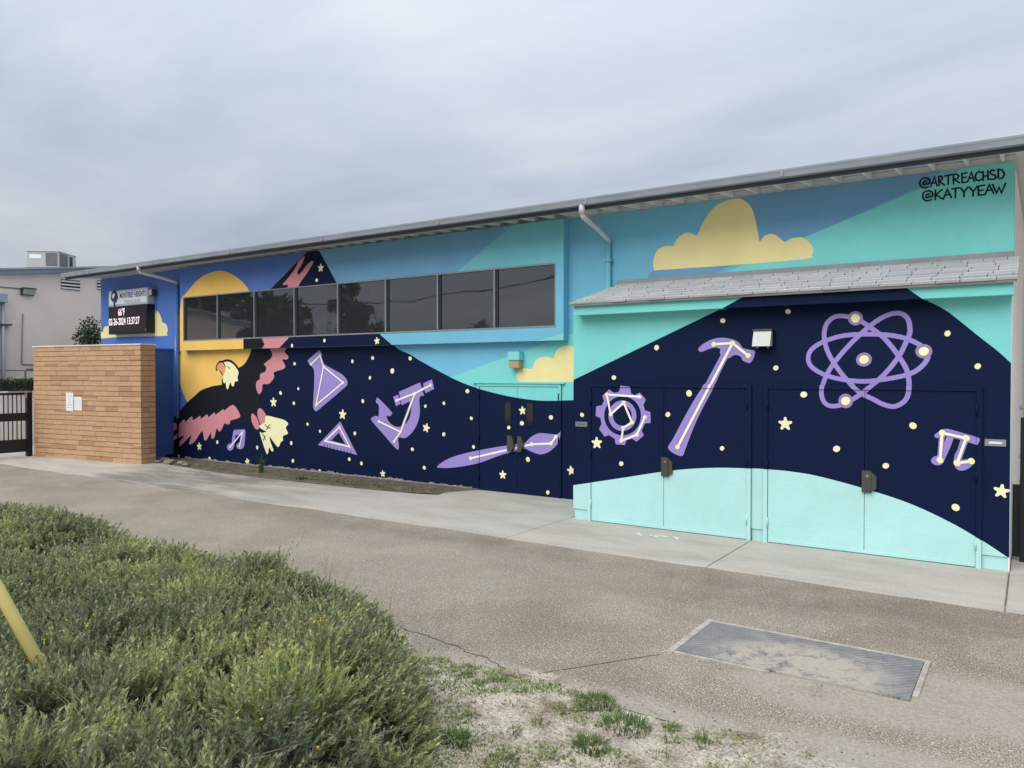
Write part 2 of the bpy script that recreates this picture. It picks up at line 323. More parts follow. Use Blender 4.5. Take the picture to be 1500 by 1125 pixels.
def dirt_sheet():
    nx, ny = 420, 150; xs = np.linspace(-6.5, 3.5, nx); ys = np.linspace(-12.5, -6.55, ny); X, Y = np.meshgrid(xs, ys, indexing='ij')
    z = dirt_z(X, Y) + rng.normal(0, .0025, X.shape)
    z = np.where(Y > -6.62, -.025, z); idx = np.arange(nx*ny).reshape(nx, ny); Fq = np.stack([idx[:-1, :-1], idx[1:, :-1], idx[1:, 1:], idx[:-1, 1:]], -1).reshape(-1, 4)
    return tag(raw('dirt_patch', np.stack([X, Y, z], -1).reshape(-1, 3), Fq, M_GROUND), 'pale sandy dirt lapping over the asphalt edge', kind='structure')
CRACK = mat('crack_dark', (0.10, 0.085, 0.07), 0.95)
def crack_pts(a, b, n=26, amp=0.05):
    out = []; off = 0
    for i in range(n+1):
        t = i/n; off = off*0.7 + random.uniform(-amp, amp)*0.5
        out.append((a[0]+(b[0]-a[0])*t + off*0.6, a[1]+(b[1]-a[1])*t + off))
    return out
ribbon_on_ground('crack', crack_pts((-3.1, -7.05), (-2.42, -6.05), amp=.07), 0.009, 0.003, CRACK, asph)
ribbon_on_ground('crack', crack_pts((-4.6, -6.75), (-3.05, -7.07), 30), 0.012, 0.003, CRACK, asph)
dirt_sheet()
walk = thing('concrete_walk', 'pale concrete walk along the painted wall', None)
tag(walk, kind='structure')
def slab(ring, z0=-0.1, z1=0.012):
    mb = MB(); mb.prism(ring, 'z', z0, z1); bmesh.ops.recalc_face_normals(mb.bm, faces=mb.bm.faces[:])
    bmesh.ops.bevel(mb.bm, geom=[e for e in mb.bm.edges if all(v.co.z > z1-1e-4 for v in e.verts)], offset=0.006, segments=1, affect='EDGES')
    return mb.build('slab', M_CONC, walk)
g_ = 0.007
def wig(xa, xb, y, amp=0.025, st=0.3):
    n = max(2, int(abs(xb-xa)/st)); return [(xa+(xb-xa)*i/n, y + random.uniform(-amp, amp)) for i in range(n+1)]
for xa, xb in ((-0.2, 2.65), (2.65, 5.5), (5.5, 8.3)): slab([(xa+g_, -1.5 if xa > -.1 else -1.5), (xa+g_, -3.25), (xb-g_, -3.25), (xb-g_, 2.0 if xa > 0 else 2.0), (xa+g_, 2.0)])
slab(wig(-3.1+g_, -0.2-g_, -3.25) + [(-0.2-g_, -1.40), (-3.1+g_, -1.40)])
slab(wig(-5.9+g_, -3.1-g_, -3.24) + [(-3.1-g_, -1.40), (-5.9+g_, -1.40)])
slab(wig(-9.0, -5.9-g_, -3.22) + [(-5.9-g_, 0.03), (-8.73, 0.03), (-9.07, -0.6), (-9.0, -1.0)])
slab(wig(-24.5, -9.0-g_*.2, -3.22, 0.05) + [(-9.0-g_*.2, -1.0), (-10.6, -1.18), (-13.2, -1.28), (-15.7, -1.2), (-17.4, -1.0), (-18.1, -0.75), (-18.3, 0.1), (-24.5, 0.1)])
slab([(-40, -7.0), (-24.5-g_, -7.0), (-24.5-g_, 3.0), (-40, 3.0)])
# chalk-like white utility scribble on the walk
CHALK = mat('white_marking_paint', srgb(232, 232, 228), 0.8)
for pts in (((-4.55, -1.98), (-4.42, -2.10)), ((-4.35, -2.0), (-4.2, -2.06), (-4.1, -1.98), (-4.22, -1.94), (-4.3, -2.02)), ((-4.02, -1.93), (-3.93, -2.03))):
    ribbon_on_ground('paint_mark', pts, 0.03, 0.0155, CHALK, walk)
# dirt bed along the wall foot
def bumpy_bed(name, ring_fn, x0, x1, nx, ny, m, label):
    V, Fc = [], []
    for i in range(nx+1):
        x = x0 + (x1-x0)*i/nx; y0 = ring_fn(x)
        for j in range(ny+1):
            y = y0 + (0.02-y0)*j/ny; e_ = min(j, ny-j, 2)/2
            V.append((x, y, -0.012 + 0.03*e_*(0.4+0.6*random.random()) + (0.03*j/ny)))
    for i in range(nx):
        for j in range(ny): Fc.append((i*(ny+1)+j, (i+1)*(ny+1)+j, (i+1)*(ny+1)+j+1, i*(ny+1)+j+1))
    o = raw(name, V, Fc, m); tag(o, label, kind='structure'); return o
BEDSOIL = mat('bed_soil', (0.125, 0.102, 0.075), 0.95, (30, 0.9, 0.03), 0.45, 5)
bumpy_bed('soil_bed', lambda x: np.interp(x, [-18.6, -17.4, -15.7, -13.2, -10.6, -9.1, -8.72], [-0.9, -1.06, -1.24, -1.3, -1.22, -0.68, -0.05]), -18.6, -8.7, 130, 12, BEDSOIL, 'strip of bare brown soil at the wall foot')

# ------------------------------------------------------------------ school building
WX0, WX1, WTOP = -22.39, -0.21, 4.96
SL = 0.085                              # roof slope
bld = thing('school_building', 'long low school building with a night sky mural and a strip of dark windows', 'building', (-11, 0, 0))
DX0, DX1, DZ = -8.79, -6.93, 2.05       # door frame opening
BX0, BX1, BY, BZ = -18.2, -6.79, -0.18, 2.82
WNX = [-18.07, -16.66, -15.24, -13.83, -12.43, -11.03, -9.65, -8.29, -6.945]; WZ0, WZ1 = 3.055, 4.185
mb = MB()
mb.box(WX0, DX0, 0, 0.25, -0.05, WTOP); mb.box(DX1, WX1, 0, 0.25, -0.05, WTOP); mb.box(DX0, DX1, 0, 0.25, DZ, WTOP)
wall = mb.build('wall', P_SKY, bld)
mb = MB(); mb.prism([(0.25, -0.05), (0.25, WTOP+0.02), (13, WTOP+13*SL), (13, -0.05)], 'x', WX1-0.003, WX1-0.25); mb.build('side_wall', WHITE_WALL, bld)
mb = MB(); mb.prism([(0.25, -0.05), (0.25, WTOP+0.02), (13, WTOP+13*SL), (13, -0.05)], 'x', WX0+0.003, WX0+0.25); mb.build('side_wall', P_ROYAL, bld)
mb = MB(); mb.box(WX0+.25, WX1-.25, 12.8, 13, -0.05, WTOP+12.8*SL); mb.build('rear_wall', WHITE_WALL, bld)
# roof
RX0, RX1 = -22.68, 3.2
def slopez(y, off=0): return WTOP + 0.012 + y*SL + off
mb = MB(); mb.prism([(-0.84, slopez(-0.84, .085)), (14, slopez(14, .085)), (14, slopez(14, .13)), (-0.84, slopez(-0.84, .13))], 'x', RX0+.02, RX1); roof = mb.build('roof', WHITE_WOOD, bld)
mb = MB(); mb.prism([(-0.955, slopez(-0.955, .133)), (14.05, slopez(14.05, .133)), (14.05, slopez(14.05, .15)), (-0.955, slopez(-0.955, .15))], 'x', RX0, RX1+.02); mb.build('roof_covering', ROOFING, roof)
mb = MB(); mb.box(RX0, RX1, -0.845, -0.80, 4.885, 5.0); mb.build('fascia', SHADEBOARD, bld)
mb = MB(); mb.prism([(-0.945, 4.94), (-0.955, 5.0), (-0.962, 5.02), (-0.962, 5.045), (-0.94, 5.045), (-0.935, 5.0), (-0.93, 4.965), (-0.852, 4.965), (-0.852, 4.935), (-0.93, 4.935)], 'x', RX0-.01, RX1+.02)
gut = mb.build('gutter', GUTTER, bld)
for x in np.arange(RX0+1.5, RX1, 3.05):
    mb = MB(); mb.box(x-.02, x+.02, -0.966, -0.95, 4.945, 5.042); mb.build('gutter_joint', GUTTER, gut)
x = -0.34
while x > WX0:
    mb = MB(); mb.prism([(0.02, slopez(0.02, .083)), (-0.80, slopez(-0.80, .083)), (-0.80, slopez(-0.80, .0)), (0.02, slopez(.02, .0))], 'x', x-.02, x+.02); mb.build('rafter', WHITE_WOOD, bld); x -= 0.392
for x in (0.3, 0.95, 1.6, 2.25, 2.9):
    mb = MB(); mb.prism([(13, slopez(13, .083)), (-0.80, slopez(-0.80, .083)), (-0.80, slopez(-0.80, .0)), (13, slopez(13, .0))], 'x', x-.022, x+.022); mb.build('rafter', WHITE_WOOD, bld)
mb = MB(); mb.box(WX0, WX1, .03, .2, WTOP+.001, WTOP+.094); mb.build('frieze_board', WHITE_WOOD, bld)
# window bay
mb = MB()
mb.box(BX0, BX1, BY, -0.002, BZ, WZ0); mb.box(BX0, BX1, BY, -0.002, WZ1, WTOP-.02)
mb.box(BX0, WNX[0], BY, -0.002, WZ0, WZ1); mb.box(WNX[-1], BX1, BY, -0.002, WZ0, WZ1)
bay = mb.build('window_bay', P_SKY, bld)
def glass_mat():
    m = bpy.data.materials.new('tinted_glass'); m.use_nodes = True; t = m.node_tree; b = t.nodes['Principled BSDF']; L = t.links.new
    b.inputs['Base Color'].default_value = (0.026, 0.028, 0.030, 1); b.inputs['Roughness'].default_value = 0.02; b.inputs['IOR'].default_value = 2.1; b.inputs['Specular IOR Level'].default_value = 0.5
    co = N(t, 'ShaderNodeTexCoord'); n = N(t, 'ShaderNodeTexNoise'); n.inputs['Scale'].default_value = 1.6; n.inputs['Detail'].default_value = 1; L(co.outputs['Object'], n.inputs['Vector'])
    bn = N(t, 'ShaderNodeBump'); bn.inputs['Strength'].default_value = 0.12; bn.inputs['Distance'].default_value = 0.03; L(n.outputs['Fac'], bn.inputs['Height']); L(bn.outputs[0], b.inputs['Normal'])
    n2 = N(t, 'ShaderNodeTexNoise'); n2.inputs['Scale'].default_value = 5; n2.inputs['Detail'].default_value = 6; L(co.outputs['Object'], n2.inputs['Vector'])
    mr = N(t, 'ShaderNodeMapRange'); mr.inputs[1].default_value = 0.4; mr.inputs[2].default_value = 0.8; mr.inputs[3].default_value = 0.01; mr.inputs[4].default_value = 0.07; L(n2.outputs['Fac'], mr.inputs[0]); L(mr.outputs[0], b.inputs['Roughness'])
    return m
GLASS = glass_mat()
for i in range(8):
    a, b = WNX[i], WNX[i+1]; y = BY + 0.035
    mb = MB(); w = 0.03; proud = BY - 0.006
    mb.box(a+.002, b-.002, proud, BY+.06, WZ0+.002, WZ0+.03); mb.box(a+.002, b-.002, BY+.004, BY+.06, WZ1-.025, WZ1-.002)
    mb.box(a+.002, a+.032, proud, BY+.06, WZ0+.03, WZ1-.025)
    if i == 7: mb.box(b-.03, b-.002, BY+.002, BY+.06, WZ0+.03, WZ1-.025)
    fr = mb.build('window', ALU, bay)
    mb = MB(); mb.box(a+.033, a+.085, y-.012, y+.02, WZ0+.031, WZ1-.026); mb.build('window_sash', DARKALU, bay)
    rot = random.uniform(-0.006, 0.006)
    mb = MB(); mb.box(a+.086, b-.004, y+.005+rot*0.2, y+.012, WZ0+.031, WZ1-.026); mb.build('pane', GLASS, bay)
mb = MB(); mb.box(WNX[0], WNX[-1], BY+.07, BY+.09, WZ0, WZ1); mb.build('dark_backing', DARKALU, bay)  # dark sheet standing in for the dim interior behind the panes

V, Fc = [], []
for i, x in enumerate(np.arange(-18.3, -8.85, .07)):
    h_ = .035+.045*random.random()**2; V += [(x, -.012-.012*random.random(), -.02), (x, -.006-.01*random.random(), h_), (x, .001, h_+.004)]
    if i: k = 3*i; Fc += [(k-3, k, k+1, k-2), (k-2, k+1, k+2, k-1)]
raw('footing', V, Fc, mat('bare_footing', (.27, .245, .21), .9, (40, .7, .02), .3, 8), bld)
# double door in the main wall
def door_set(owner, x0, xm, x1, ztop, yw, mats_leaf, jw, handle, ins=None, lights=False, z0=0.02, hinge_z=(0.28, 1.05, 1.82), hm=P_NAVY):
    mb = MB(); mb.box(x0, x0+jw, yw-.028, yw+.2, -0.02, ztop); mb.box(x1-jw, x1, yw-.028, yw+.2, -0.02, ztop); mb.box(x0+jw, x1-jw, yw-.028, yw+.2, ztop-jw, ztop)
    dr = mb.build('door', mats_leaf, owner)
    for a, b in ((x0+jw+.003, xm-.003), (xm+.003, x1-jw-.003)):
        mb = MB(); mb.box(a, b, yw-.014, yw+.03, z0, ztop-jw-.004); mb.build('leaf', mats_leaf, dr)
    for xh, s in ((x0+jw, 1), (x1-jw, -1)):
        for zh in hinge_z:
            mb = MB(); mb.tube([(xh, yw-.034, zh-.06), (xh, yw-.034, zh+.06)], 0.011, 8); mb.build('hinge', P_MINT if (zh < 0.5 and hm is None) else P_NAVY, dr)
    return dr
d0 = door_set(bld, DX0, -7.87, DX1, DZ, 0.0, P_NAVY, 0.05, None)
DGLASS = mat('door_glass', (0.012, 0.014, 0.014), 0.06, spec=0.7)
for xc in (on_y(744.5, 605, 0).x, on_y(776.5, 605, 0).x):
    mb = MB()
    for q in ((-.09, -.07, 1.27, 1.72), (.07, .09, 1.27, 1.72), (-.07, .07, 1.27, 1.29), (-.07, .07, 1.70, 1.72)): mb.box(xc+q[0], xc+q[1], -.024, -.0145, q[2], q[3])
    vl = mb.build('vision_panel', P_NAVY, d0)
    mb = MB(); mb.box(xc-.07, xc+.07, -.0185, -.0145, 1.29, 1.70); mb.build('vision_glass', DGLASS, d0)
def pull(parent, x, z, y, w=0.11, h=0.42):
    mb = MB(); mb.prism([(x-w*.5, z-h/2), (x-w*.5, z+h/2), (x+w*.18, z+h/2), (x+w*.5, z+h/2-.09), (x+w*.5, z-h/2+.09), (x+w*.18, z-h/2)], 'y', y-.075, y); o = mb.build('door_guard', STEEL_DARK, parent); return o
pull(d0, on_y(751, 649, 0).x, .94, -0.0155, .14, .29); pull(d0, on_y(765, 649, 0).x, .94, -0.0155, .11, .29)
mb = MB(); mb.box(-8.88+.0, -6.86, -0.05, 0.0, DZ+.001, DZ+.025); mb.build('drip_cap', P_TEAL, bld)
# downpipes
PIPE_W = mat('pale_pipe_paint', srgb(196, 198, 196), .5, None, .08, 4)
def downpipe(xo, xw, zel, ztop, zbot, m, mup, foot=False):
    mb = MB(); mb.tube([(xo, -0.90, 4.95), (xo, -0.90, ztop)], 0.05); mb.tube([(xo, -0.90, ztop+.02), (xo, -0.86, ztop-.035), (xo+(xw-xo)*.5, -0.46, (ztop+zel)/2), (xw, -0.08, zel+.015), (xw, -0.062, zel-.04)], 0.043)
    o = mb.build('downpipe', mup, bld)
    mb = MB(); pts = [(xw, -0.062, zel-.03), (xw, -0.062, zbot)]
    if foot: pts += [(xw-.03, -0.10, zbot-.09), (xw-.2, -0.2, zbot-.2)]
    mb.tube(pts, 0.042)
    p = mb.build('pipe_run', m, o)
    for z in np.arange(zbot+.7, zel, 1.05):
        b2 = MB(); b2.box(xw-.065, xw+.065, -0.112, -0.0, z-.012, z+.012); b2.build('pipe_strap', m, o)
    return o
downpipe(-6.03, -5.98, 4.50, 4.80, 0.3, P_AQUA, PIPE_W)
downpipe(-18.85, -18.52, 4.60, 4.84, 1.05, P_ROYAL, PIPE_W)
mb = MB(); mb.tube([(-18.52, -.062, 1.06), (-18.52, -.062, .22), (-18.56, -.12, .12), (-18.75, -.25, .05)], 0.043); mb.build('pipe_foot', P_NAVY, bld)
# low blue return wall that ties the brick screen to the building
mb = MB(); mb.box(-21.9, -18.8, -1.15, -0.003, -0.05, 2.86); lw = mb.build('return_wall', P_DEEP, bld)
mb = MB(); mb.box(-21.9, -18.77, -1.16, -0.004, 2.861, 2.885); mb.build('return_wall_cap', P_ROYAL, bld)

# ------------------------------------------------------------------ annex
YA = -1.53; AX0, AX1 = -5.826, -0.203
ann = thing('entrance_annex', 'projecting annex with two wide painted double doors and a grey shingled lean-to roof', 'annex', (-3, YA, 0))
A1 = (-5.565, -4.343, -3.101); A2 = (-2.939, -1.708, -0.472); AZ = 2.095; JW = 0.055
EZ, EY = 3.27, YA-.2
mb = MB()
yb = YA+.15
for xa, xb in ((AX0, A1[0]), (A1[2], A2[0]), (A2[2], AX1)):
    mb.box(xa, xb, YA, yb, 0.17, AZ); mb.box(xa+(.02 if xa == AX0 else 0), xb-(.012 if xb == AX1 else 0), YA+.018, yb, -0.03, 0.17)
mb.box(AX0, AX1, YA, yb, AZ, EZ-.03)
mb.box(AX0, AX0+.15, yb, 0, -.03, EZ); 
mb.prism([(yb, EZ-.03), (-0.004, EZ-.03), (-0.004, 3.70)], 'x', AX0+.001, AX0+.15); 
awall = mb.build('wall', P_TEAL, ann)
mb = MB(); mb.prism([(YA+.004, -.03), (-0.004, -.03), (-0.004, 3.70), (YA+.004, EZ-.05)], 'x', AX1-.012, AX1+.003); mb.build('side_wall', WHITE_WALL, ann)
doors = []
for q in (A1, A2):
    d_ = door_set(ann, q[0], q[1], q[2], AZ, YA, P_NAVY, JW, None, hm=None); doors.append(d_)
    x = q[1] + .03
    mb = MB(); mb.box(x-.055, x+.055, YA-.06, YA-.015, 0.78, 1.05, 0.006); mb.build('lock_guard', STEEL_DARK, d_)
    mb = MB(); mb.prism([(x+.056, .80), (x+.056, 1.03), (x+.11, .98), (x+.11, .83)], 'y', YA-.05, YA-.015); mb.build('lock_guard', STEEL_DARK, d_)
    mb = MB(); mb.tube([(x+.01, YA-.0615, .985), (x+.01, YA-.070, .985)], 0.019, 14); mb.build('lock_cylinder', CHROME, d_)
    mb = MB(); mb.box(q[0]+JW+.01, q[2]-JW-.01, YA-.021, YA-.0145, 0.022, 0.06); mb.build('door_sweep', P_MINT, d_)
# fascia + roof
FZ0, FZ1 = 3.11, 3.245
f0t, f0b, f1t, f1b = on_y(1088, 437, EY).x, on_y(1058, 450, EY).x, on_y(1328, 423, EY).x, on_y(1351, 437, EY).x
mb = MB(); mb.prism([(f1b, FZ0), (AX1+.02, FZ0), (AX1+.02, FZ1), (f1t, FZ1)], 'y', EY, YA-.002); mb.build('fascia', P_TEAL, ann)
mb = MB(); mb.prism([(AX0+.12, FZ0), (f0b, FZ0), (f0t, FZ1), (AX0+.12, FZ1)], 'y', EY, YA-.002); fasc = mb.build('fascia', P_TEAL, ann)
mb = MB(); mb.prism([(f0b, FZ0), (f1b, FZ0), (f1t, FZ1), (f0t, FZ1)], 'y', EY, YA-.002); mb.build('fascia', P_NAVY, ann)
mb = MB(); zt = 3.74
mb.prism([(EY-.05, EZ-.03), (-.003, zt-.03), (-.003, zt), (EY-.05, EZ)], 'x', AX0+.075, AX1+.05); aroof = mb.build('roof', mat('roof_deck', srgb(120, 120, 120), 0.8), ann)
mb = MB(); mb.box(AX0-.02, AX1, -.035, -.002, zt-.01, zt+.07); mb.prism([(-.035, zt-.005), (-.14, zt-.03), (-.14, zt-.022), (-.035, zt+.006)], 'x', AX0, AX1+.04); mb.build('flashing', mat('flashing_metal', srgb(138, 142, 146), 0.5, None, .12, 3), aroof)
# shingles: individual tabs in nine courses
ncr = 8; run = math.hypot(EY-.06+.003, zt-EZ); ang = math.atan2(zt-EZ, -(EY-.05)-.003); Lx = AX1+.06-(AX0+.02)
sm = {}
def shingle_mesh(k):
    b_ = MB(); b_.prism([(0, 0), (0, .03), (.235, .008), (.235, 0)], 'x', 0.01, 0.99)
    bmesh.ops.recalc_face_normals(b_.bm, faces=b_.bm.faces[:]); me = bpy.data.meshes.new('shingle'); b_.bm.to_mesh(me); b_.bm.free(); me.materials.append(SHINGLE[k]); return me
for k in range(4): sm[k] = shingle_mesh(k)
for r_ in range(ncr):
    x = AX0+.07 - random.uniform(0, .25)
    d0_ = r_*(run-0.05)/ncr
    while x < AX1+.06:
        w = random.uniform(.24, .36); xa = max(x, AX0+.07); xb = min(x+w, AX1+.06)
        if xb-xa > .04:
            o = bpy.data.objects.new('shingle', sm[random.choice((0, 0, 1, 2, 3))]); col.objects.link(o); o.parent = aroof
            dd = d0_ + random.uniform(-.008, .008)
            o.location = Vector((xa, EY-.06+dd*math.cos(ang), EZ+.001+dd*math.sin(ang)+.004*(r_ % 2))) - origin(aroof)
            o.rotation_euler = (ang-0.012, 0, 0); o.scale = (xb-xa-.004, 1, 1)
        x += w

# ------------------------------------------------------------------ mural
REG_M = [(WX0, DX0, 0, WTOP, 0.0), (DX1, WX1, 0, WTOP, 0.0), (DX0, DX1, DZ, WTOP, 0.0),
         (DX0, DX0+.05, -.02, DZ, -.028), (DX1-.05, DX1, -.02, DZ, -.028), (DX0+.05, DX1-.05, DZ-.05, DZ, -.028),
         (DX0+.053, -7.873, .02, DZ-.054, -.014), (-7.867, DX1-.053, .02, DZ-.054, -.014)]
REG_B = [(BX0, BX1, BZ, WZ0, BY), (BX0, BX1, WZ1, WTOP-.02, BY), (BX0, WNX[0], WZ0, WZ1, BY), (WNX[-1], BX1, WZ0, WZ1, BY)]
REG_A = [(AX0, AX1, AZ, FZ0, YA)]
for xa, xb in ((AX0, A1[0]), (A1[2], A2[0]), (A2[2], AX1)): REG_A += [(xa, xb, 0.17, AZ, YA), (xa+(.02 if xa == AX0 else 0), xb-(.012 if xb == AX1 else 0), -.03, .17, YA+.018)]
for q in (A1, A2):
    REG_A += [(q[0], q[0]+JW, -.02, AZ, YA-.028), (q[2]-JW, q[2], -.02, AZ, YA-.028), (q[0]+JW, q[2]-JW, AZ-JW, AZ, YA-.028),
              (q[0]+JW+.003, q[1]-.003, .02, AZ-JW-.004, YA-.014), (q[1]+.003, q[2]-JW-.003, .02, AZ-JW-.004, YA-.014)]
REG_F = [(AX0+.12, AX1+.02, FZ0, FZ1, EY)]
PLANES = {'M': (0.0, REG_M, wall), 'B': (BY, REG_B, bay), 'A': (YA, REG_A, awall), 'F': (EY, REG_F, fasc)}
def smooth(pts, k=6):
    """closed Catmull-Rom through the points; a third value 1 marks a sharp corner"""
    n = len(pts); out = []
    for i in range(n):
        p0, p1, p2, p3 = pts[i-1], pts[i], pts[(i+1) % n], pts[(i+2) % n]
        c1, c2 = len(p1) > 2 and p1[2], len(p2) > 2 and p2[2]
        a0 = (2*p1[0]-p2[0], 2*p1[1]-p2[1]) if c1 else p0; a3 = (2*p2[0]-p1[0], 2*p2[1]-p1[1]) if c2 else p3
        if c1 and c2: out.append((p1[0], p1[1])); continue
        for s in range(k):
            t = s/k; t2 = t*t; t3 = t2*t
            out.append(tuple(0.5*((2*p1[j]) + (-a0[j]+p2[j])*t + (2*a0[j]-5*p1[j]+4*p2[j]-a3[j])*t2 + (-a0[j]+3*p1[j]-3*p2[j]+a3[j])*t3) for j in (0, 1)))
    return out
def open_smooth(pts, k=6):
    out = []; n = len(pts)
    for i in range(n-1):
        p0, p1, p2, p3 = pts[max(i-1, 0)], pts[i], pts[i+1], pts[min(i+2, n-1)]
        for s in range(k):
            t = s/k; t2 = t*t; t3 = t2*t
            out.append(tuple(0.5*((2*p1[j]) + (-p0[j]+p2[j])*t + (2*p0[j]-5*p1[j]+4*p2[j]-p3[j])*t2 + (-p0[j]+3*p1[j]-3*p2[j]+p3[j])*t3) for j in (0, 1)))
    out.append(tuple(pts[-1][:2])); return out
def to_wall(ring, y): return [(p.x, p.z) for p in (on_y(q[0], q[1], y) for q in ring)]
def disc(c, rx, rz=None, n=20, wob=0.06):
    rz = rz or rx; ph = random.random()*6
    return [(c[0]+rx*math.cos(a)*(1+wob*math.sin(2*a+ph)), c[1]+rz*math.sin(a)*(1+wob*math.sin(2*a+ph))) for a in [2*math.pi*k/n for k in range(n)]]
def ribbon(pts, w):
    """outline of a mitred stroke with round ends"""
    P = [Vector(p[:2]) for p in pts]; L_, R_ = [], []
    for i, p in enumerate(P):
        d1 = (P[i]-P[i-1]).normalized() if i else None; d2 = (P[i+1]-P[i]).normalized() if i < len(P)-1 else None
        d1 = d1 or d2; d2 = d2 or d1; m = d1+d2
        if m.length < .2: m = d1.copy()
        m.normalize(); n = Vector((-m.y, m.x)); s = w/2/max(0.45, abs(n.dot(Vector((-d1.y, d1.x)))))
        L_.append(p+n*s); R_.append(p-n*s)
    def cap(p, d):
        a0 = math.atan2(d.y, d.x); return [p+Vector((math.cos(a0+t), math.sin(a0+t)))*w/2 for t in (R(60), R(30), 0, R(-30), R(-60))]
    out = L_ + cap(P[-1], (P[-1]-P[-2]).normalized()) + R_[::-1] + cap(P[0], (P[0]-P[1]).normalized())
    return [tuple(v) for v in out]
def loop_band(pts, w):
    P = [Vector(p) for p in pts]; n = len(P); o, i_ = [], []
    for k in range(n):
        d = (P[(k+1) % n]-P[k-1]).normalized(); nn = Vector((-d.y, d.x)); o.append(tuple(P[k]+nn*w/2)); i_.append(tuple(P[k]-nn*w/2))
    return [o, i_]
def clip_axis(poly, ax, val, keep_ge):
    out = []
    for i in range(len(poly)):
        a, b = poly[i-1], poly[i]; ia = (a[ax] >= val) == keep_ge; ib = (b[ax] >= val) == keep_ge
        if ia != ib:
            t = (val-a[ax])/(b[ax]-a[ax]); out.append((a[0]+(b[0]-a[0])*t, a[1]+(b[1]-a[1])*t))
        if ib: out.append(b)
    return out
EPS = 0.0009
def mural(name, plane, items, label=None):
    """one painted motif; items = (list of rings in wall metres, material, layer)"""
    y0, regs, parent = PLANES[plane]; V, Fc, MI, mats = [], [], [], []
    for rings, m, layer in items:
        if m not in mats: mats.append(m)
        flat = [p for r_ in rings for p in r_]
        tris = tessellate_polygon([[Vector((p[0], p[1], 0)) for p in r_] for r_ in rings])
        for (x0, x1, z0, z1, yr) in regs:
            for tr in tris:
                poly = [flat[k] for k in tr]
                if max(p[0] for p in poly) <= x0 or min(p[0] for p in poly) >= x1 or max(p[1] for p in poly) <= z0 or min(p[1] for p in poly) >= z1: continue
                for ax, val, ge in ((0, x0, True), (0, x1, False), (1, z0, True), (1, z1, False)):
                    poly = clip_axis(poly, ax, val, ge)
                    if len(poly) < 3: break
                if len(poly) < 3: continue
                ar = sum(poly[i-1][0]*poly[i][1]-poly[i][0]*poly[i-1][1] for i in range(len(poly)))/2
                if abs(ar) < 1e-8: continue
                if ar < 0: poly = poly[::-1]
                b = len(V); V += [(p[0], yr-EPS*layer, p[1]) for p in poly]; Fc.append(list(range(b, b+len(poly)))); MI.append(mats.index(m))
    if not V: return None
    o = raw(name, V, Fc, mats, parent, mi=MI)
    if label: o['label'] = label
    return o
def S(plane, pts, sm=True, k=6): return to_wall(smooth(pts, k) if sm else [p[:2] for p in pts], PLANES[plane][0])
z3 = zoom(230, 350, 5); z4 = zoom(230, 480, 5.357); z5 = zoom(430, 480, 4.891); z6 = zoom(620, 480, 4.325); z7 = zoom(480, 290, 3.947)
z8 = zoom(830, 360, 3.517); zr = zoom(1100, 420, 3.75); zc3 = zoom(820, 250, 3.75); zs = zoom(140, 380, 9.375); zg = zoom(865, 555, 10.716)
zh = zoom(980, 485, 5.919); za = zoom(1170, 445, 6.82); zp = zoom(1355, 615, 9.0); zt_ = zoom(1320, 230, 8.333); zl = zoom(820, 620, 4.412); zb = zoom(1140, 640, 4.167)
# --- sky fields, main wall (wall itself is the light blue)
def rect(x0, x1, za_, zb_): return [(x0, za_), (x1, za_), (x1, zb_), (x0, zb_)]
mural('painted_sky', 'M', [([rect(WX0, -16.0, 0, WTOP)], P_ROYAL, 1)])
mural('painted_sky', 'M', [([S('M', [(832, 300), (1100, 260), (1372, 240), (1348, 278), (1180, 347), (1046, 400), (1000, 440), (832, 470)], False)], P_SKY, 1),
                           ([S('M', [(1090, 286), (1125, 262), (1400, 225), (1372, 257), (1348, 274), (1180, 347), (1000, 418), (950, 440), (950, 402), (1078, 300)], False)], P_MID, 2),
                           ([S('M', [(1400, 255), (1348, 277), (1180, 347), (1086.7, 388.7), (1000, 425), (1000, 470), (1500, 470), (1500, 215), (1420, 228)], False)], P_TEAL, 3)])
mural('painted_sky', 'M', [([S('M', z6([(0, 60), (560, 40), (900, 40), (955, 20), (955, 470), (0, 470)]), False)], P_SKY, 1),
                           ([S('M', z6([(150, 322), (200, 303), (560, 175), (880, 62), (958, 30), (958, 480), (150, 480)]), False)], P_TEAL, 2)])
# --- sky fields, bay
mural('painted_sky', 'B', [([rect(BX0, -12.8, BZ, WTOP)], P_ROYAL, 1)])
mural('painted_sky', 'B', [([S('B', z7([(-60, 500), (745, 428), (1062, 165), (1062, 100), (-60, 200)]), False)], P_MID, 1.6),
                           ([S('B', z7([(745, 428), (1062, 165), (1100, 100), (1420, 60), (1420, 380), (1330, 375)]), False)], P_AQUA, 2)])
mural('painted_sky', 'B', [([S('B', z7([(1190, 830), (1340, 790), (1400, 770), (1400, 850), (1190, 850)]), False)], P_TEAL, 2)])
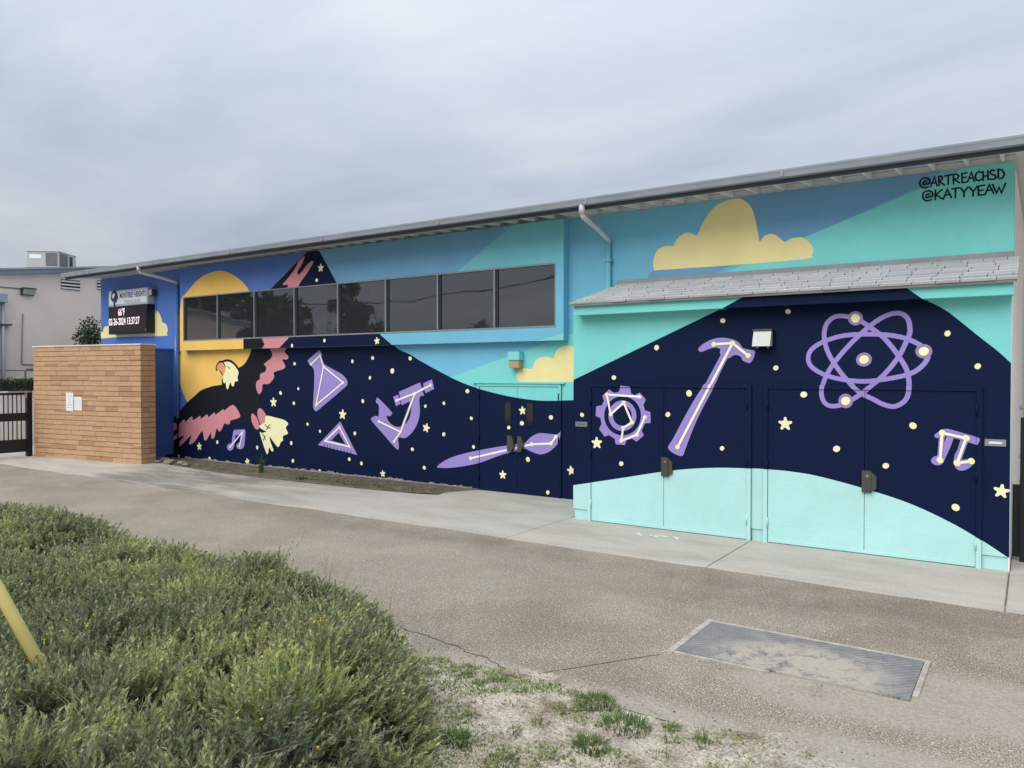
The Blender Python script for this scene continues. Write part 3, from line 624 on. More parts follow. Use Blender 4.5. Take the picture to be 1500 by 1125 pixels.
# --- sun
sunM = S('M', z4([(330, 170), (150, 10, 1), (143, 200), (160, 350), (190, 470), (235, 580), (330, 640, 1), (640, 420, 1), (640, 315), (690, 280), (720, 230), (738, 178), (742, 120, 1), (400, 40, 1)]))
mural('painted_sun', 'M', [([S('M', [(300, 470, 1), (266, 452, 1), (263, 464), (257.5, 486), (256.7, 517), (260, 545), (265.5, 567.7), (274, 588), (290, 615, 1), (345, 560, 1), (349.5, 539, 1), (359, 532), (364, 523), (367.8, 513), (369, 480, 1)])], P_SUN, 2)], 'orange yellow painted sun')
mural('painted_sun', 'B', [([S('B', z3([(150, 860, 1), (165, 560, 1), (180, 440), (200, 412), (240, 365), (300, 298), (370, 255), (450, 235), (520, 245), (590, 285), (640, 330), (685, 400), (720, 520, 1), (655, 735, 1), (630, 812, 1), (600, 860, 1)]))], P_SUN, 2)], 'orange yellow painted sun on the window bay')
# --- night hill
hillM = [(243.5, 690, 1), (239, 672, 1), (240, 636, 1), (252, 616, 1), (272, 592, 1), (360, 570, 1), (388, 500, 1), (388, 470, 1), (560, 470, 1), (576, 505), (602, 520), (620, 531), (666, 555.5), (701, 569), (747, 580.6), (793, 586.8), (845, 586, 1), (845, 760, 1), (700, 760, 1)]
mural('painted_night_hill', 'M', [([S('M', hillM)], P_NAVY, 3)], 'dark navy painted hillside')
mural('painted_night_hill', 'B', [([S('B', [(356.6, 520), (356.6, 480), (556.8, 486), (557.2, 490.5), (576, 506.6), (590, 520)], False)], P_NAVY, 3)])
mural('painted_night_hill', 'B', [([S('B', z3([(825, 375), (1100, 95), (1120, 88), (1190, 88), (1322, 332), (1330, 350), (1080, 400)]), False)], P_NAVY, 3)], 'navy painted mountain peak above the windows')
# --- eagle
eb = z4([(738, 120, 1), (738, 178), (715, 240), (680, 292), (640, 318), (600, 360), (520, 440), (440, 458), (350, 490), (290, 540), (235, 590), (180, 660), (118, 735), (84, 772, 1), (84, 890, 1), (160, 880), (260, 860), (380, 830), (500, 780), (600, 745), (680, 742), (742, 745), (770, 800), (800, 770), (840, 760), (850, 690), (818, 620), (800, 560), (800, 522), (830, 445), (870, 300), (920, 200), (920, 120, 1)])
eh = z4([(464, 338), (466, 298), (488, 264), (515, 258), (548, 248), (592, 260), (640, 312), (660, 380), (650, 440), (560, 490), (513, 450), (511, 380), (495, 347), (478, 332)])
pl = z4([(85, 772), (150, 748), (158, 768), (215, 718), (225, 738), (275, 695), (285, 726), (340, 690), (346, 714), (395, 680), (406, 702), (450, 665), (462, 682), (520, 640), (532, 650), (600, 605), (655, 690), (622, 716), (578, 728), (572, 755), (548, 757), (530, 750), (510, 795), (490, 815), (470, 790), (455, 850), (440, 872), (428, 862), (425, 822), (392, 878), (372, 880), (355, 810), (300, 890), (262, 916), (253, 905), (268, 845), (190, 925), (160, 936), (163, 915), (215, 845), (130, 885), (85, 888), (85, 868), (130, 860), (175, 798), (85, 815)])
pr = z4([(880, 120), (1015, 120), (1010, 172), (1005, 195), (1032, 225), (1020, 250), (985, 250), (1008, 300), (990, 325), (920, 350), (920, 390), (880, 440), (832, 445), (826, 490), (800, 522), (778, 465), (785, 420), (808, 405), (812, 365), (850, 345), (858, 310), (842, 285), (895, 240), (905, 205)])
hd = z4([(525, 275), (555, 266), (590, 280), (620, 310), (641, 350), (633, 388), (636, 418), (612, 425), (605, 455), (590, 458), (580, 432), (572, 440), (558, 482), (545, 468), (540, 430), (526, 435), (516, 380), (535, 340), (540, 302)])
bk = z4([(500, 274), (522, 280), (540, 300), (536, 340), (522, 376), (505, 345), (474, 328), (471, 310), (480, 287)])
f1 = z4([(740, 690), (755, 675), (785, 710), (808, 780), (778, 797), (748, 745)]); f2 = z4([(789, 662), (800, 635), (825, 640), (858, 690), (845, 740), (815, 755), (795, 710)])
tl = z4([(858, 692), (930, 705), (1000, 725), (1030, 755), (1012, 785), (1028, 830), (990, 850), (990, 885), (972, 900), (956, 934), (935, 922), (884, 850, 1), (892, 895), (915, 962), (900, 968), (882, 940), (872, 985), (860, 985), (830, 900), (808, 820), (826, 826), (864, 812, 1), (830, 800), (805, 772), (848, 742, 1)])
toes = [z4(q) for q in ([(850, 760), (870, 785), (862, 800)], [(868, 782), (890, 760)], [(870, 786), (892, 786)], [(826, 830), (846, 858), (836, 884)], [(846, 858), (852, 850)], [(846, 858), (852, 880)])]
itM = [([S('M', eb)], P_BLACK, 4), ([S('M', eh)], P_BLACK, 5), ([S('M', pl, k=3)], P_PINK, 6), ([S('M', pr)], P_PINK, 6), ([S('M', hd)], P_CREAM, 7), ([S('M', bk)], P_BEAK, 7.5), ([S('M', f1)], P_PINK, 6), ([S('M', f2)], P_PINK, 6.2), ([S('M', tl)], P_CREAM, 6.5)]
for k, t_ in enumerate(toes): itM.append(([ribbon(to_wall(t_, 0), 0.022)], P_BLACK, 8+.2*k))
itM.append(([ribbon(to_wall(z4([(556, 300), (562, 314), (573, 318)]), 0), 0.022)], P_BLACK, 8))
itM.append(([ribbon(to_wall(open_smooth(z4([(466, 336), (468, 300), (490, 268), (515, 266), (538, 302)])), 0), 0.03)], P_BLACK, 8.4))
mural('painted_eagle', 'M', itM, 'black painted eagle with pink feathers and cream head and tail')
mural('painted_eagle_wing', 'B', [([S('B', z4([(697, 40), (830, 40), (828, 95), (845, 130), (822, 168), (818, 190), (672, 190), (678, 170), (697, 95)]), False)], P_BLACK, 4),
      ([S('B', z4([(830, 60), (1045, 60), (1030, 84), (957, 162), (945, 180), (815, 180), (822, 168), (846, 130), (828, 95)]), False)], P_PINK, 5)], 'pink and black part of the eagle wing on the sill')
mural('painted_eagle_wing', 'B', [([S('B', z3([(828, 372), (1100, 95), (1128, 90), (1050, 240), (960, 380)]), False)], P_BLACK, 4),
      ([S('B', z3([(922, 335), (960, 288), (1010, 220), (1040, 165), (1082, 128), (1062, 185), (1030, 240), (1044, 260), (1100, 190), (1136, 162), (1142, 180), (1100, 250), (1050, 320), (1022, 365), (955, 365), (962, 338)]))], P_PINK, 5),
     ], 'tip of the eagle wing painted above the windows')
# --- clouds
mural('painted_cloud', 'M', [([S('M', zc3([(518, 548, 1), (514, 500), (530, 445), (575, 415), (625, 415, 1), (650, 370), (700, 340), (755, 357, 1), (790, 280), (850, 200), (930, 160), (1000, 157), (1050, 200), (1075, 270), (1098, 392, 1), (1130, 355), (1180, 350), (1235, 393, 1), (1280, 370), (1340, 370), (1390, 420), (1385, 465), (1350, 485), (960, 518)]))], P_CLOUD, 4)], 'large yellow painted cloud')
mural('painted_cloud', 'M', [([S('M', z6([(600, 335), (592, 300), (620, 258), (690, 262, 1), (715, 205), (770, 183), (825, 195, 1), (850, 140), (900, 113), (960, 125, 1), (985, 345, 1), (612, 344, 1)]))], P_CLOUD, 4)], 'small yellow painted cloud above the door')
mural('painted_cloud', 'M', [([S('M', zs([(60, 1088, 1), (60, 1000, 1), (102, 997, 1), (122, 930), (175, 915, 1), (250, 760, 1), (760, 700, 1), (800, 690), (860, 715), (900, 790), (918, 865, 1), (965, 885), (992, 950), (980, 1020), (945, 1050), (400, 1064)]))], P_CLOUD, 4)], 'yellow painted cloud behind the message display')
# --- annex fields
mural('painted_night_hill', 'A', [([S('A', [(800, 575, 1), (841, 556, 1), (1060, 450.5, 1), (1080, 420, 1), (1330, 420, 1), (1351, 436.5), (1383, 453), (1407, 471), (1433, 492), (1460, 513), (1480, 531), (1500, 550, 1), (1500, 870, 1), (800, 800, 1)])], P_NAVY, 1)], 'dark navy painted hillside on the annex')
mural('painted_mint_hill', 'A', [([S('A', [(800, 716, 1), (838, 711), (865, 707), (917.5, 699), (972, 690.7), (1015, 686.4), (1056, 685), (1095.5, 686), (1125, 687.3), (1160, 690.7), (1200, 697.6), (1267, 715.6), (1332, 737), (1392, 764.8), (1439, 792), (1479.6, 818.8), (1500, 833, 1), (1500, 900, 1), (800, 840, 1)])], P_MINT, 2)], 'pale mint painted hill across the annex doors')
# --- constellation motifs
LW = 0.034
def motif(name, plane, zf, shapes, lines, label, dots=True, lw=LW, holes=None, edging=True, dr=0.036):
    y = PLANES[plane][0]; it = []
    for k, s in enumerate(shapes): it.append(([to_wall(smooth(zf(s)), y)] + ([to_wall(smooth(zf(h)), y) for h in holes] if holes and k == 0 else []), P_PURPLE, 4+.1*k))
    seen = []; n = 0
    for ln in [[a, b] for l_ in lines for a, b in zip(l_, l_[1:])]:
        w = to_wall(zf(ln), y)
        if edging: it.append(([ribbon(w, lw*2.0)], P_DUSK, 5+.1*n))  # wider purple grey painted outline behind each line
        it.append(([ribbon(w, lw)], P_LINE, 6+.1*n)); n += 1
        for p in w:
            if dots and all((p[0]-q[0])**2+(p[1]-q[1])**2 > .0004 for q in seen): seen.append(p)
    for k, p in enumerate(seen): it.append(([disc(p, dr)], P_CREAM, 7+.02*k))
    return mural(name, plane, it, label)
def C1(*pts): return [tuple(p)+(1,) for p in pts]
motif('painted_flask', 'M', z5, [C1((100, 235), (185, 160), (203, 190), (200, 215)) + [(217, 258), (340, 330), (380, 370), (386, 400), (365, 430), (180, 587), (160, 596), (145, 580), (142, 540), (150, 330)] + C1((132, 275), (118, 268))],
      [[(127, 262), (190, 200), (216, 278), (356, 393), (162, 555), (216, 278)]], 'purple painted laboratory flask', dr=0.032)
tick = [[(200+26*k, 845+6.3*k), (204+26*k, 872+6.3*k)] for k in range(9)]
o = motif('painted_set_square', 'M', z5, [C1((335, 672), (458, 912), (175, 840))], [[(330, 712), (403, 853), (227, 811), (330, 712)]], 'purple painted set square with ruler ticks', holes=[C1((325, 752), (373, 836), (268, 808))], dr=0.030)
mural('painted_ruler_ticks', 'M', [([ribbon(to_wall(z5([(218+24*k, 832+7.0*k), (221+24*k, 850+7.0*k)]), 0), 0.016)], P_NAVY, 5.95) for k in range(9)])
motif('painted_microscope', 'M', z5, [C1((755, 460), (908, 392), (935, 485)) + [(903, 503), (906, 600), (890, 680), (850, 750), (800, 790), (752, 788), (755, 850), (740, 870), (650, 770), (562, 668), (562, 645), (590, 632)] + C1((610, 640),) + [(612, 560), (592, 535), (595, 510), (612, 508), (700, 600), (702, 620), (690, 635), (668, 630), (675, 660), (700, 690), (740, 710), (790, 700), (830, 650), (845, 580), (840, 530)] + C1((775, 555),),
      C1((928, 400), (992, 370), (1008, 438), (945, 470)), C1((715, 495), (750, 480), (768, 545), (735, 562))],
      [[(740, 521), (870, 470), (982, 411)], [(870, 470), (768, 746), (612, 671)], [(768, 746), (721, 815)]], 'purple painted microscope', dr=0.032)
motif('painted_music_note', 'M', z4, [C1((600, 812), (610, 802), (688, 797), (695, 812)) + [(685, 925), (660, 952), (632, 946), (624, 922), (640, 905)] + C1((652, 900), (660, 838), (618, 845)) + [(606, 925), (590, 958), (565, 963), (550, 940), (560, 915)] + C1((586, 905),)],
      [[(573, 938), (672, 818), (648, 930)]], 'purple painted music note', lw=0.03, edging=False, dr=0.026)
motif('painted_paintbrush', 'M', z6, [[(90, 878), (150, 835), (250, 800), (400, 768), (600, 735), (650, 728, 1), (690, 690), (740, 668), (800, 672), (850, 675), (876, 657, 1), (870, 700), (850, 740), (800, 785), (745, 802), (690, 785), (650, 765, 1), (500, 805), (350, 858), (200, 885), (110, 888)]],
      [[(302, 827), (692, 738), (812, 733), (843, 691)]], 'purple painted paintbrush across the door', edging=False)
gy = PLANES['A'][0]
def ell(zf, c, rx, ry, y, n=44): return to_wall(zf([(c[0]+rx*math.cos(t), c[1]+ry*math.sin(t)) for t in [2*math.pi*k/n for k in range(n)]]), y)
teeth = [(485, 105), (630, 122), (642, 222), (700, 258), (780, 215), (878, 325), (838, 405), (862, 492), (950, 522), (950, 690), (862, 697), (810, 810), (845, 885), (730, 985), (660, 935), (570, 962), (550, 1035), (405, 1025), (388, 940), (295, 880), (232, 908), (142, 785), (182, 705), (165, 615), (90, 582), (98, 432), (190, 412), (220, 345), (195, 268), (300, 165), (375, 220), (450, 205)]
gl = [[(265, 245), (778, 280)], [(265, 245), (325, 555), (530, 372), (660, 683), (520, 770), (492, 970), (735, 875), (862, 600)]]
it = [([to_wall(zg(teeth), gy), ell(zg, (512, 578), 288, 308, gy)], P_PURPLE, 4), ([ell(zg, (509, 578), 219, 240, gy), ell(zg, (508, 575), 147, 160, gy)], P_PURPLE, 4.2)]
gp = []
for k, ln in enumerate(gl):
    w = to_wall(zg(ln), gy); it.append(([ribbon(w, .03)], P_LINE, 6+.1*k)); gp += w if k else w[1:]
for k, p in enumerate(gp): it.append(([disc(p, .03)], P_CREAM, 7+.02*k))
mural('painted_gear', 'A', it, 'purple painted gear wheel on the annex door')
motif('painted_hammer', 'A', zh, [[(255, 152), (300, 110), (380, 70), (470, 58), (560, 75), (610, 105), (640, 145), (690, 160), (735, 168), (746, 188), (728, 245), (695, 277), (640, 255), (630, 230), (600, 210), (560, 210), (525, 235, 1), (505, 245), (440, 370), (402, 458, 1), (385, 500), (250, 760), (150, 1010), (128, 1072), (95, 1080), (30, 1050), (-4, 1005), (40, 930), (130, 760), (220, 600), (296, 482, 1), (330, 430), (400, 300), (450, 205, 1), (442, 190), (448, 155, 1), (400, 142), (340, 158), (285, 180), (262, 172)]],
      [[(388, 114), (552, 104), (687, 213)], [(552, 104), (79, 1003)]], 'purple painted claw hammer on the annex doors', dr=0.034)
A_ = [[(95, 545), (130, 455), (250, 378), (430, 322), (620, 305), (850, 308), (1050, 340), (1200, 405), (1285, 475), (1280, 560), (1200, 650), (1080, 710), (850, 755), (650, 775), (430, 755), (250, 705), (130, 630)],
      [(255, 300), (280, 200), (350, 135), (430, 122), (560, 145), (640, 185), (700, 225), (830, 320), (930, 430), (1010, 540), (1075, 650), (1100, 760), (1100, 880), (1060, 970), (960, 1025), (850, 1005), (740, 950), (620, 890), (500, 780), (400, 660), (310, 520), (265, 400)],
      [(1110, 230), (1090, 150), (1030, 100), (950, 95), (840, 135), (720, 215), (600, 320), (480, 440), (370, 570), (290, 690), (245, 800), (230, 900), (260, 985), (330, 1022), (450, 1005), (540, 955), (640, 890), (750, 800), (840, 720), (930, 620), (1010, 510), (1070, 390), (1108, 300)]]
it = [(loop_band(to_wall(smooth(za(q), 4), gy), 0.056), P_PURPLE, 4+.2*k) for k, q in enumerate(A_)]
for k, c in enumerate(((567, 145), (1250, 475), (652, 557), (472, 970))):
    p = to_wall(za([c]), gy)[0]; it += [([disc(p, .088, wob=.03)], P_DUSK, 5), ([disc(p, .053, wob=.05)], P_CREAM, 6)]
mural('painted_atom', 'A', it, 'purple painted atom with cream electrons')
motif('painted_pi', 'A', zp, [[(125, 210), (145, 180), (220, 135), (280, 118), (345, 128), (690, 228), (720, 255), (715, 290), (688, 330, 1), (570, 292, 1), (520, 410), (480, 545, 1), (560, 570), (645, 565, 1), (600, 620), (540, 655), (480, 668), (430, 655), (395, 610), (380, 560), (395, 460), (430, 390), (470, 262, 1), (380, 240, 1), (330, 370), (270, 500), (235, 570), (190, 595), (130, 590), (90, 560), (82, 530), (110, 490), (180, 465, 1), (230, 370), (290, 215, 1), (240, 205), (190, 225), (150, 240)]],
      [[(228, 170), (543, 240), (425, 568), (612, 543)], [(228, 170), (200, 530)]], 'purple painted pi symbol', lw=.03)
# --- stars and dots
def star_ring(c, r, asp=1.0, rot=0.0):
    pts = []
    for k in range(5):
        a = R(90+72*k)+rot; pts += [(c[0]+r*math.cos(a-.16)*asp*.95, c[1]+r*math.sin(a-.16)*.95), (c[0]+r*math.cos(a+.16)*asp*.95, c[1]+r*math.sin(a+.16)*.95)]
        b = a+R(36); pts.append((c[0]+r*.52*math.cos(b)*asp, c[1]+r*.52*math.sin(b)))
    return smooth(pts, 3)
def dot(plane, px, r=None):
    p = to_wall([px], PLANES[plane][0])[0]; mural('painted_dot', plane, [([disc(p, (r or random.uniform(.034, .043))*random.uniform(.95, 1.05), n=14)], P_CREAM, 4)])
def star(plane, px, hpx, rot=None):
    p = to_wall([px], PLANES[plane][0])[0]; q = to_wall([(px[0], px[1]+hpx)], PLANES[plane][0])[0]; r = abs(p[1]-q[1])
    mural('painted_star', plane, [([star_ring(p, r, 1.0, random.uniform(-.25, .25) if rot is None else rot)], P_CREAM, 4)])
for q in z5([(8, 258), (422, 241), (567, 217), (836, 220), (548, 359), (35, 437), (3, 541), (497, 526), (945, 562), (1078, 541), (101, 691), (190, 742), (440, 757), (1077, 764), (852, 871), (400, 942), (487, 972), (188, 1025), (937, 1003)]): dot('M', q)
dot('M', z5([(708, 310)])[0], .055)
for q in z6([(280, 402), (305, 574), (319, 755), (212, 1014), (545, 632), (628, 605), (812, 568), (792, 1043)]): dot('M', q)
dot('M', z6([(666, 834)])[0], .046)
for q in z4([(970, 512), (474, 898), (787, 940), (1054, 905), (171, 1007), (413, 1027), (1067, 1045), (65, 882)]): dot('M', q, .045)
for q in ((475.4, 498.8), (427.9, 506.3), (464, 410.4)): dot('B', q, .042)
for q in z8([(805, 386), (464, 525), (244, 679), (524, 869), (80, 871), (803, 1043), (284, 1122)]) + zr([(204, 136), (137, 446), (742, 983), (1080, 257), (1246, 437)]): dot('A', q, random.uniform(.032, .037))
for q in z8([(633, 760)]) + zr([(292, 592), (472, 890), (891, 763)]) + [(1400, 743)]: dot('A', q, .042)
for q, h in ((z5([(352, 622)])[0], 7.5), (z5([(951, 718)])[0], 6.8), (z5([(640, 1046)])[0], 5.2), (z6([(632, 525)])[0], 6.4), (z6([(507, 932)])[0], 6.4), (z4([(915, 585)])[0], 7.2), (z4([(333, 932)])[0], 6), (z4([(710, 1052)])[0], 5.4), (z6([(938, 905)])[0], 7.0)): star('M', q, h)
star('B', z5([(598, 95)])[0], 5.6); star('B', z3([(1200, 212)])[0], 6.2)
star('A', (875, 648.8), 8.8, .05); star('A', (1150.7, 620.8), 10.2, 0); star('A', (1467, 719.5), 10.5, -.12)
# --- painted signature
GLY = [[(362, 362), (408, 245), (438, 352)], [(378, 322), (428, 315)], [(462, 350), (458, 238), (490, 235), (506, 258), (492, 285), (464, 298), (530, 342)], [(535, 232), (625, 215)], [(578, 229), (575, 335)],
       [(640, 330), (638, 215), (682, 210), (706, 234), (690, 262), (644, 272), (712, 315)], [(800, 195), (742, 203), (745, 313), (802, 305)], [(750, 255), (795, 248)], [(810, 305), (858, 188), (895, 298)], [(828, 262), (880, 255)],
       [(985, 192), (950, 178), (915, 205), (905, 245), (920, 280), (955, 290), (990, 268)], [(1000, 180), (1003, 290)], [(1060, 168), (1063, 280)], [(1008, 238), (1056, 228)],
       [(1140, 168), (1108, 160), (1085, 185), (1097, 208), (1140, 222), (1162, 245), (1140, 270), (1088, 273)], [(1188, 270), (1185, 152), (1236, 160), (1262, 208), (1240, 255), (1196, 268)],
       [(418, 405), (418, 522)], [(498, 402), (425, 462), (510, 515)], [(515, 515), (565, 395), (615, 498)], [(540, 465), (600, 455)], [(620, 390), (705, 378)], [(665, 386), (662, 498)],
       [(725, 378), (768, 430), (768, 485)], [(815, 368), (772, 426)], [(835, 370), (880, 425), (878, 478)], [(930, 358), (884, 420)], [(1018, 345), (942, 358), (945, 468), (1008, 462)], [(950, 412), (1000, 405)],
       [(1025, 460), (1075, 338), (1130, 445)], [(1045, 412), (1110, 400)], [(1115, 335), (1165, 440), (1195, 370), (1225, 440), (1275, 320)]]
for cx, cy in ((290, 318), (325, 475)):
    GLY.append(open_smooth([(cx+28, cy-18), (cx-2, cy-22), (cx-22, cy+5), (cx-8, cy+24), (cx+18, cy+10), (cx+30, cy-22), (cx+34, cy+10), (cx+62, cy+2), (cx+56, cy-42), (cx+10, cy-62), (cx-40, cy-46), (cx-62, cy), (cx-44, cy+46), (cx, cy+60), (cx+44, cy+46)], 3))
mural('painted_signature', 'M', [([ribbon(to_wall(zt_(q), 0), 0.021)], P_INK, 5+.12*k) for k, q in enumerate(GLY)], 'hand painted black lettering @ARTREACHSD @KATYYEAW')

# ------------------------------------------------------------------ lettering helper
def text_mesh(name, body, size, m, parent, mtx, width=None, bold=0.0):
    cu = bpy.data.curves.new(name, 'FONT'); cu.body = body; cu.size = size; cu.align_x = 'CENTER'; cu.align_y = 'CENTER'; cu.offset = bold; cu.resolution_u = 3
    to = bpy.data.objects.new('tmp', cu); col.objects.link(to); bpy.context.view_layer.update()
    me = bpy.data.meshes.new_from_object(to.evaluated_get(bpy.context.evaluated_depsgraph_get())); bpy.data.objects.remove(to); bpy.data.curves.remove(cu)
    xs = [v.co.x for v in me.vertices]
    if width and xs: me.transform(Matrix.Diagonal((width/(max(xs)-min(xs)), 1, 1, 1)))
    me.transform(mtx); me.name = name; me.materials.clear()
    return link(name, me, m, parent)
def facing_front(x, y, z): return Matrix.Translation((x, y, z)) @ Matrix.Rotation(R(90), 4, 'X')

# ------------------------------------------------------------------ signs on the wall
sy = -0.22
def Wp(px, py, y=sy): p = on_y(px, py, y); return p
a = Wp(158, 426.5); b = Wp(215.5, 421); c = Wp(158, 448)
sx0, sx1 = -21.55, -19.05
sx0 = on_y(158, 440, sy).x; sx1 = on_y(215.3, 435, sy).x; sz1 = on_y(215, 420.5, sy).z; sz0 = on_y(215, 445, sy).z; dz0 = on_y(216, 487, sy).z
sg = thing('school_sign', 'white school name sign with eagle head emblem above the message display', 'sign', ((sx0+sx1)/2, sy/2, sz0))
mb = MB(); mb.box(sx0, sx1, sy+.02, -0.002, sz0+.004, sz1, .008); mb.build('cabinet', mat('sign_cabinet', srgb(176, 184, 192), .5), sg)
mb = MB(); mb.box(sx0+.05, sx1-.05, sy+.012, sy+.0195, sz0+.06, sz1-.06); mb.build('sign_face', mat('sign_face_white', srgb(222, 226, 228), .45), sg)
INKB = mat('sign_ink', srgb(38, 58, 104), .5); INKG = mat('sign_ink_grey', srgb(120, 128, 140), .5); INKD = mat('sign_emblem_dark', srgb(34, 44, 70), .5)
w_ = sx1-sx0; hz = (sz0+sz1)/2
text_mesh('lettering', 'MONTEREY HEIGHTS', .2, INKB, sg, facing_front(sx0+w_*.63, sy+.0105, hz+.06), w_*.66, .006)
text_mesh('lettering', 'STEAM ACADEMY', .12, INKG, sg, facing_front(sx0+w_*.63, sy+.0105, hz-.12), w_*.42)
ex, ez = sx0+w_*.155, hz
emb = [(-.17, .02), (-.12, .17), (0, .24), (.12, .2), (.2, .08), (.2, -.05), (.14, -.02), (.15, -.12), (.08, -.1), (.05, -.27), (-.03, -.16), (-.04, -.06), (-.1, -.1), (-.13, -.03)]
def flat_poly(name, pts, y, m, parent, cx, cz, s=1.0):
    tr = tessellate_polygon([[Vector((p[0], p[1], 0)) for p in pts]])
    return raw(name, [(cx+p[0]*s, y, cz+p[1]*s) for p in pts], [list(t) for t in tr], m, parent)
e1 = flat_poly('emblem', smooth(emb, 3), sy+.0105, INKD, sg, ex, ez)
flat_poly('emblem', smooth([(-.10, .05), (-.07, .12), (.0, .15), (.05, .10), (.0, .06), (-.04, .0)], 3), sy+.0095, mat('sign_face_white', srgb(222, 226, 228), .45), sg, ex, ez)
dsp = thing('message_display', 'black electronic message display showing temperature, date and time', 'display', ((sx0+sx1)/2, sy/2, dz0))
mb = MB(); mb.box(sx0+.03, sx1+.01, sy, -0.002, dz0, sz0-.002, .006); mb.build('cabinet', mat('display_black', srgb(20, 22, 27), .5), dsp)
mb = MB(); mb.box(sx0+.07, sx1-.03, sy-.008, sy-.001, dz0+.05, sz0-.05); mb.build('screen', mat('display_screen', srgb(17, 19, 25), .35), dsp)
LED = mat('led_white', srgb(255, 226, 232), .5, emit=0.45)
dh = sz0-dz0
text_mesh('lettering', '66°F', .27, LED, dsp, facing_front(sx0+w_*.365, sy-.0095, sz0-dh*.23), w_*.17, .004)
text_mesh('lettering', '02-26-2024 13:37:27', .27, LED, dsp, facing_front(sx0+w_*.425, sy-.0095, sz0-dh*.565), w_*.79, .003)
mb = MB(); mb.tube([(sx1-.06, sy-.0, dz0+.08), (sx1-.06, sy-.02, dz0+.08)], .02, 10); mb.build('latch', CHROME, dsp)
# small floodlight beside the sign
p = on_y(228, 429, -.0)
fl = thing('flood_light', 'small grey wall flood light beside the school sign', 'light', (p.x, 0, p.z))
mb = MB(); mb.box(p.x-.10, p.x+.10, -.16, -.05, p.z-.09, p.z+.09, .012); mb.build('housing', STEEL_DARK, fl)
mb = MB(); mb.box(p.x-.085, p.x+.085, -.172, -.161, p.z-.075, p.z+.075, .004); mb.build('lens', LENS, fl)
mb = MB(); mb.tube([(p.x, -.002, p.z), (p.x, -.055, p.z)], .05, 12); mb.build('mount', STEEL_DARK, fl)
mb = MB(); mb.tube([(p.x+.03, -.012, p.z-.09), (p.x+.03, -.012, p.z-.55)], .012, 6); mb.build('conduit', P_ROYAL, fl)
# porch light above the main door
p = on_y(759, 528, 0)
fl = thing('porch_light', 'teal box wall light with tan lens above the painted door', 'light', (p.x, 0, p.z))
mb = MB(); mb.box(p.x-.13, p.x+.13, -.16, -.001, p.z+.0, p.z+.16, .008); mb.build('housing', P_TEAL, fl)
mb = MB(); mb.box(p.x-.115, p.x+.115, -.145, -.002, p.z-.145, p.z-.001, .012); mb.build('lens', TANLENS, fl)
# wall pack on the annex
p = on_y(1120, 496.5, YA)
fl = thing('wall_pack_light', 'white lensed wall pack light above the annex doors', 'light', (p.x, YA, p.z))
mb = MB(); mb.box(p.x-.12, p.x+.13, YA-.05, YA-.001, p.z-.10, p.z+.12, .006); mb.build('back_box', P_NAVY, fl)
mb = MB(); mb.prism([(YA-.051, p.z-.10), (YA-.17, p.z-.10), (YA-.10, p.z+.105), (YA-.051, p.z+.105)], 'x', p.x-.115, p.x+.115); mb.build('lens', LENS, fl)
mb = MB(); mb.prism([(YA-.051, p.z+.107), (YA-.12, p.z+.107), (YA-.12, p.z+.125), (YA-.051, p.z+.125)], 'x', p.x-.125, p.x+.125); mb.build('hood', STEEL_DARK, fl)
for s in (-.06, .08):
    mb = MB(); mb.tube([(p.x+s, YA-.12, p.z-.125), (p.x+s, YA-.12, p.z-.101)], .014, 8); mb.build('screw', CHROME, fl)
# name plates
for (px, py, w, h, lab) in ((852, 621.3, .205, .075, 'small engraved metal plate beside the gear door'), (1458, 648.5, .205, .078, 'small engraved metal plate beside the pi symbol door')):
    p = on_y(px, py, YA); pt = thing('name_plate', lab, 'plate', (p.x, YA, p.z))
    mb = MB(); mb.box(p.x-w/2, p.x+w/2, YA-.012, YA-.0075, p.z-h/2, p.z+h/2, .001); mb.build('plate', CHROME, pt)
    mb = MB(); mb.box(p.x-w*.3, p.x+w*.3, YA-.0135, YA-.0121, p.z-h*.14, p.z+h*.16); mb.build('engraving', mat('plate_engraving', srgb(226, 230, 232), .5) if px > 1000 else mat('plate_engraving_dark', srgb(96, 102, 108), .5), pt)

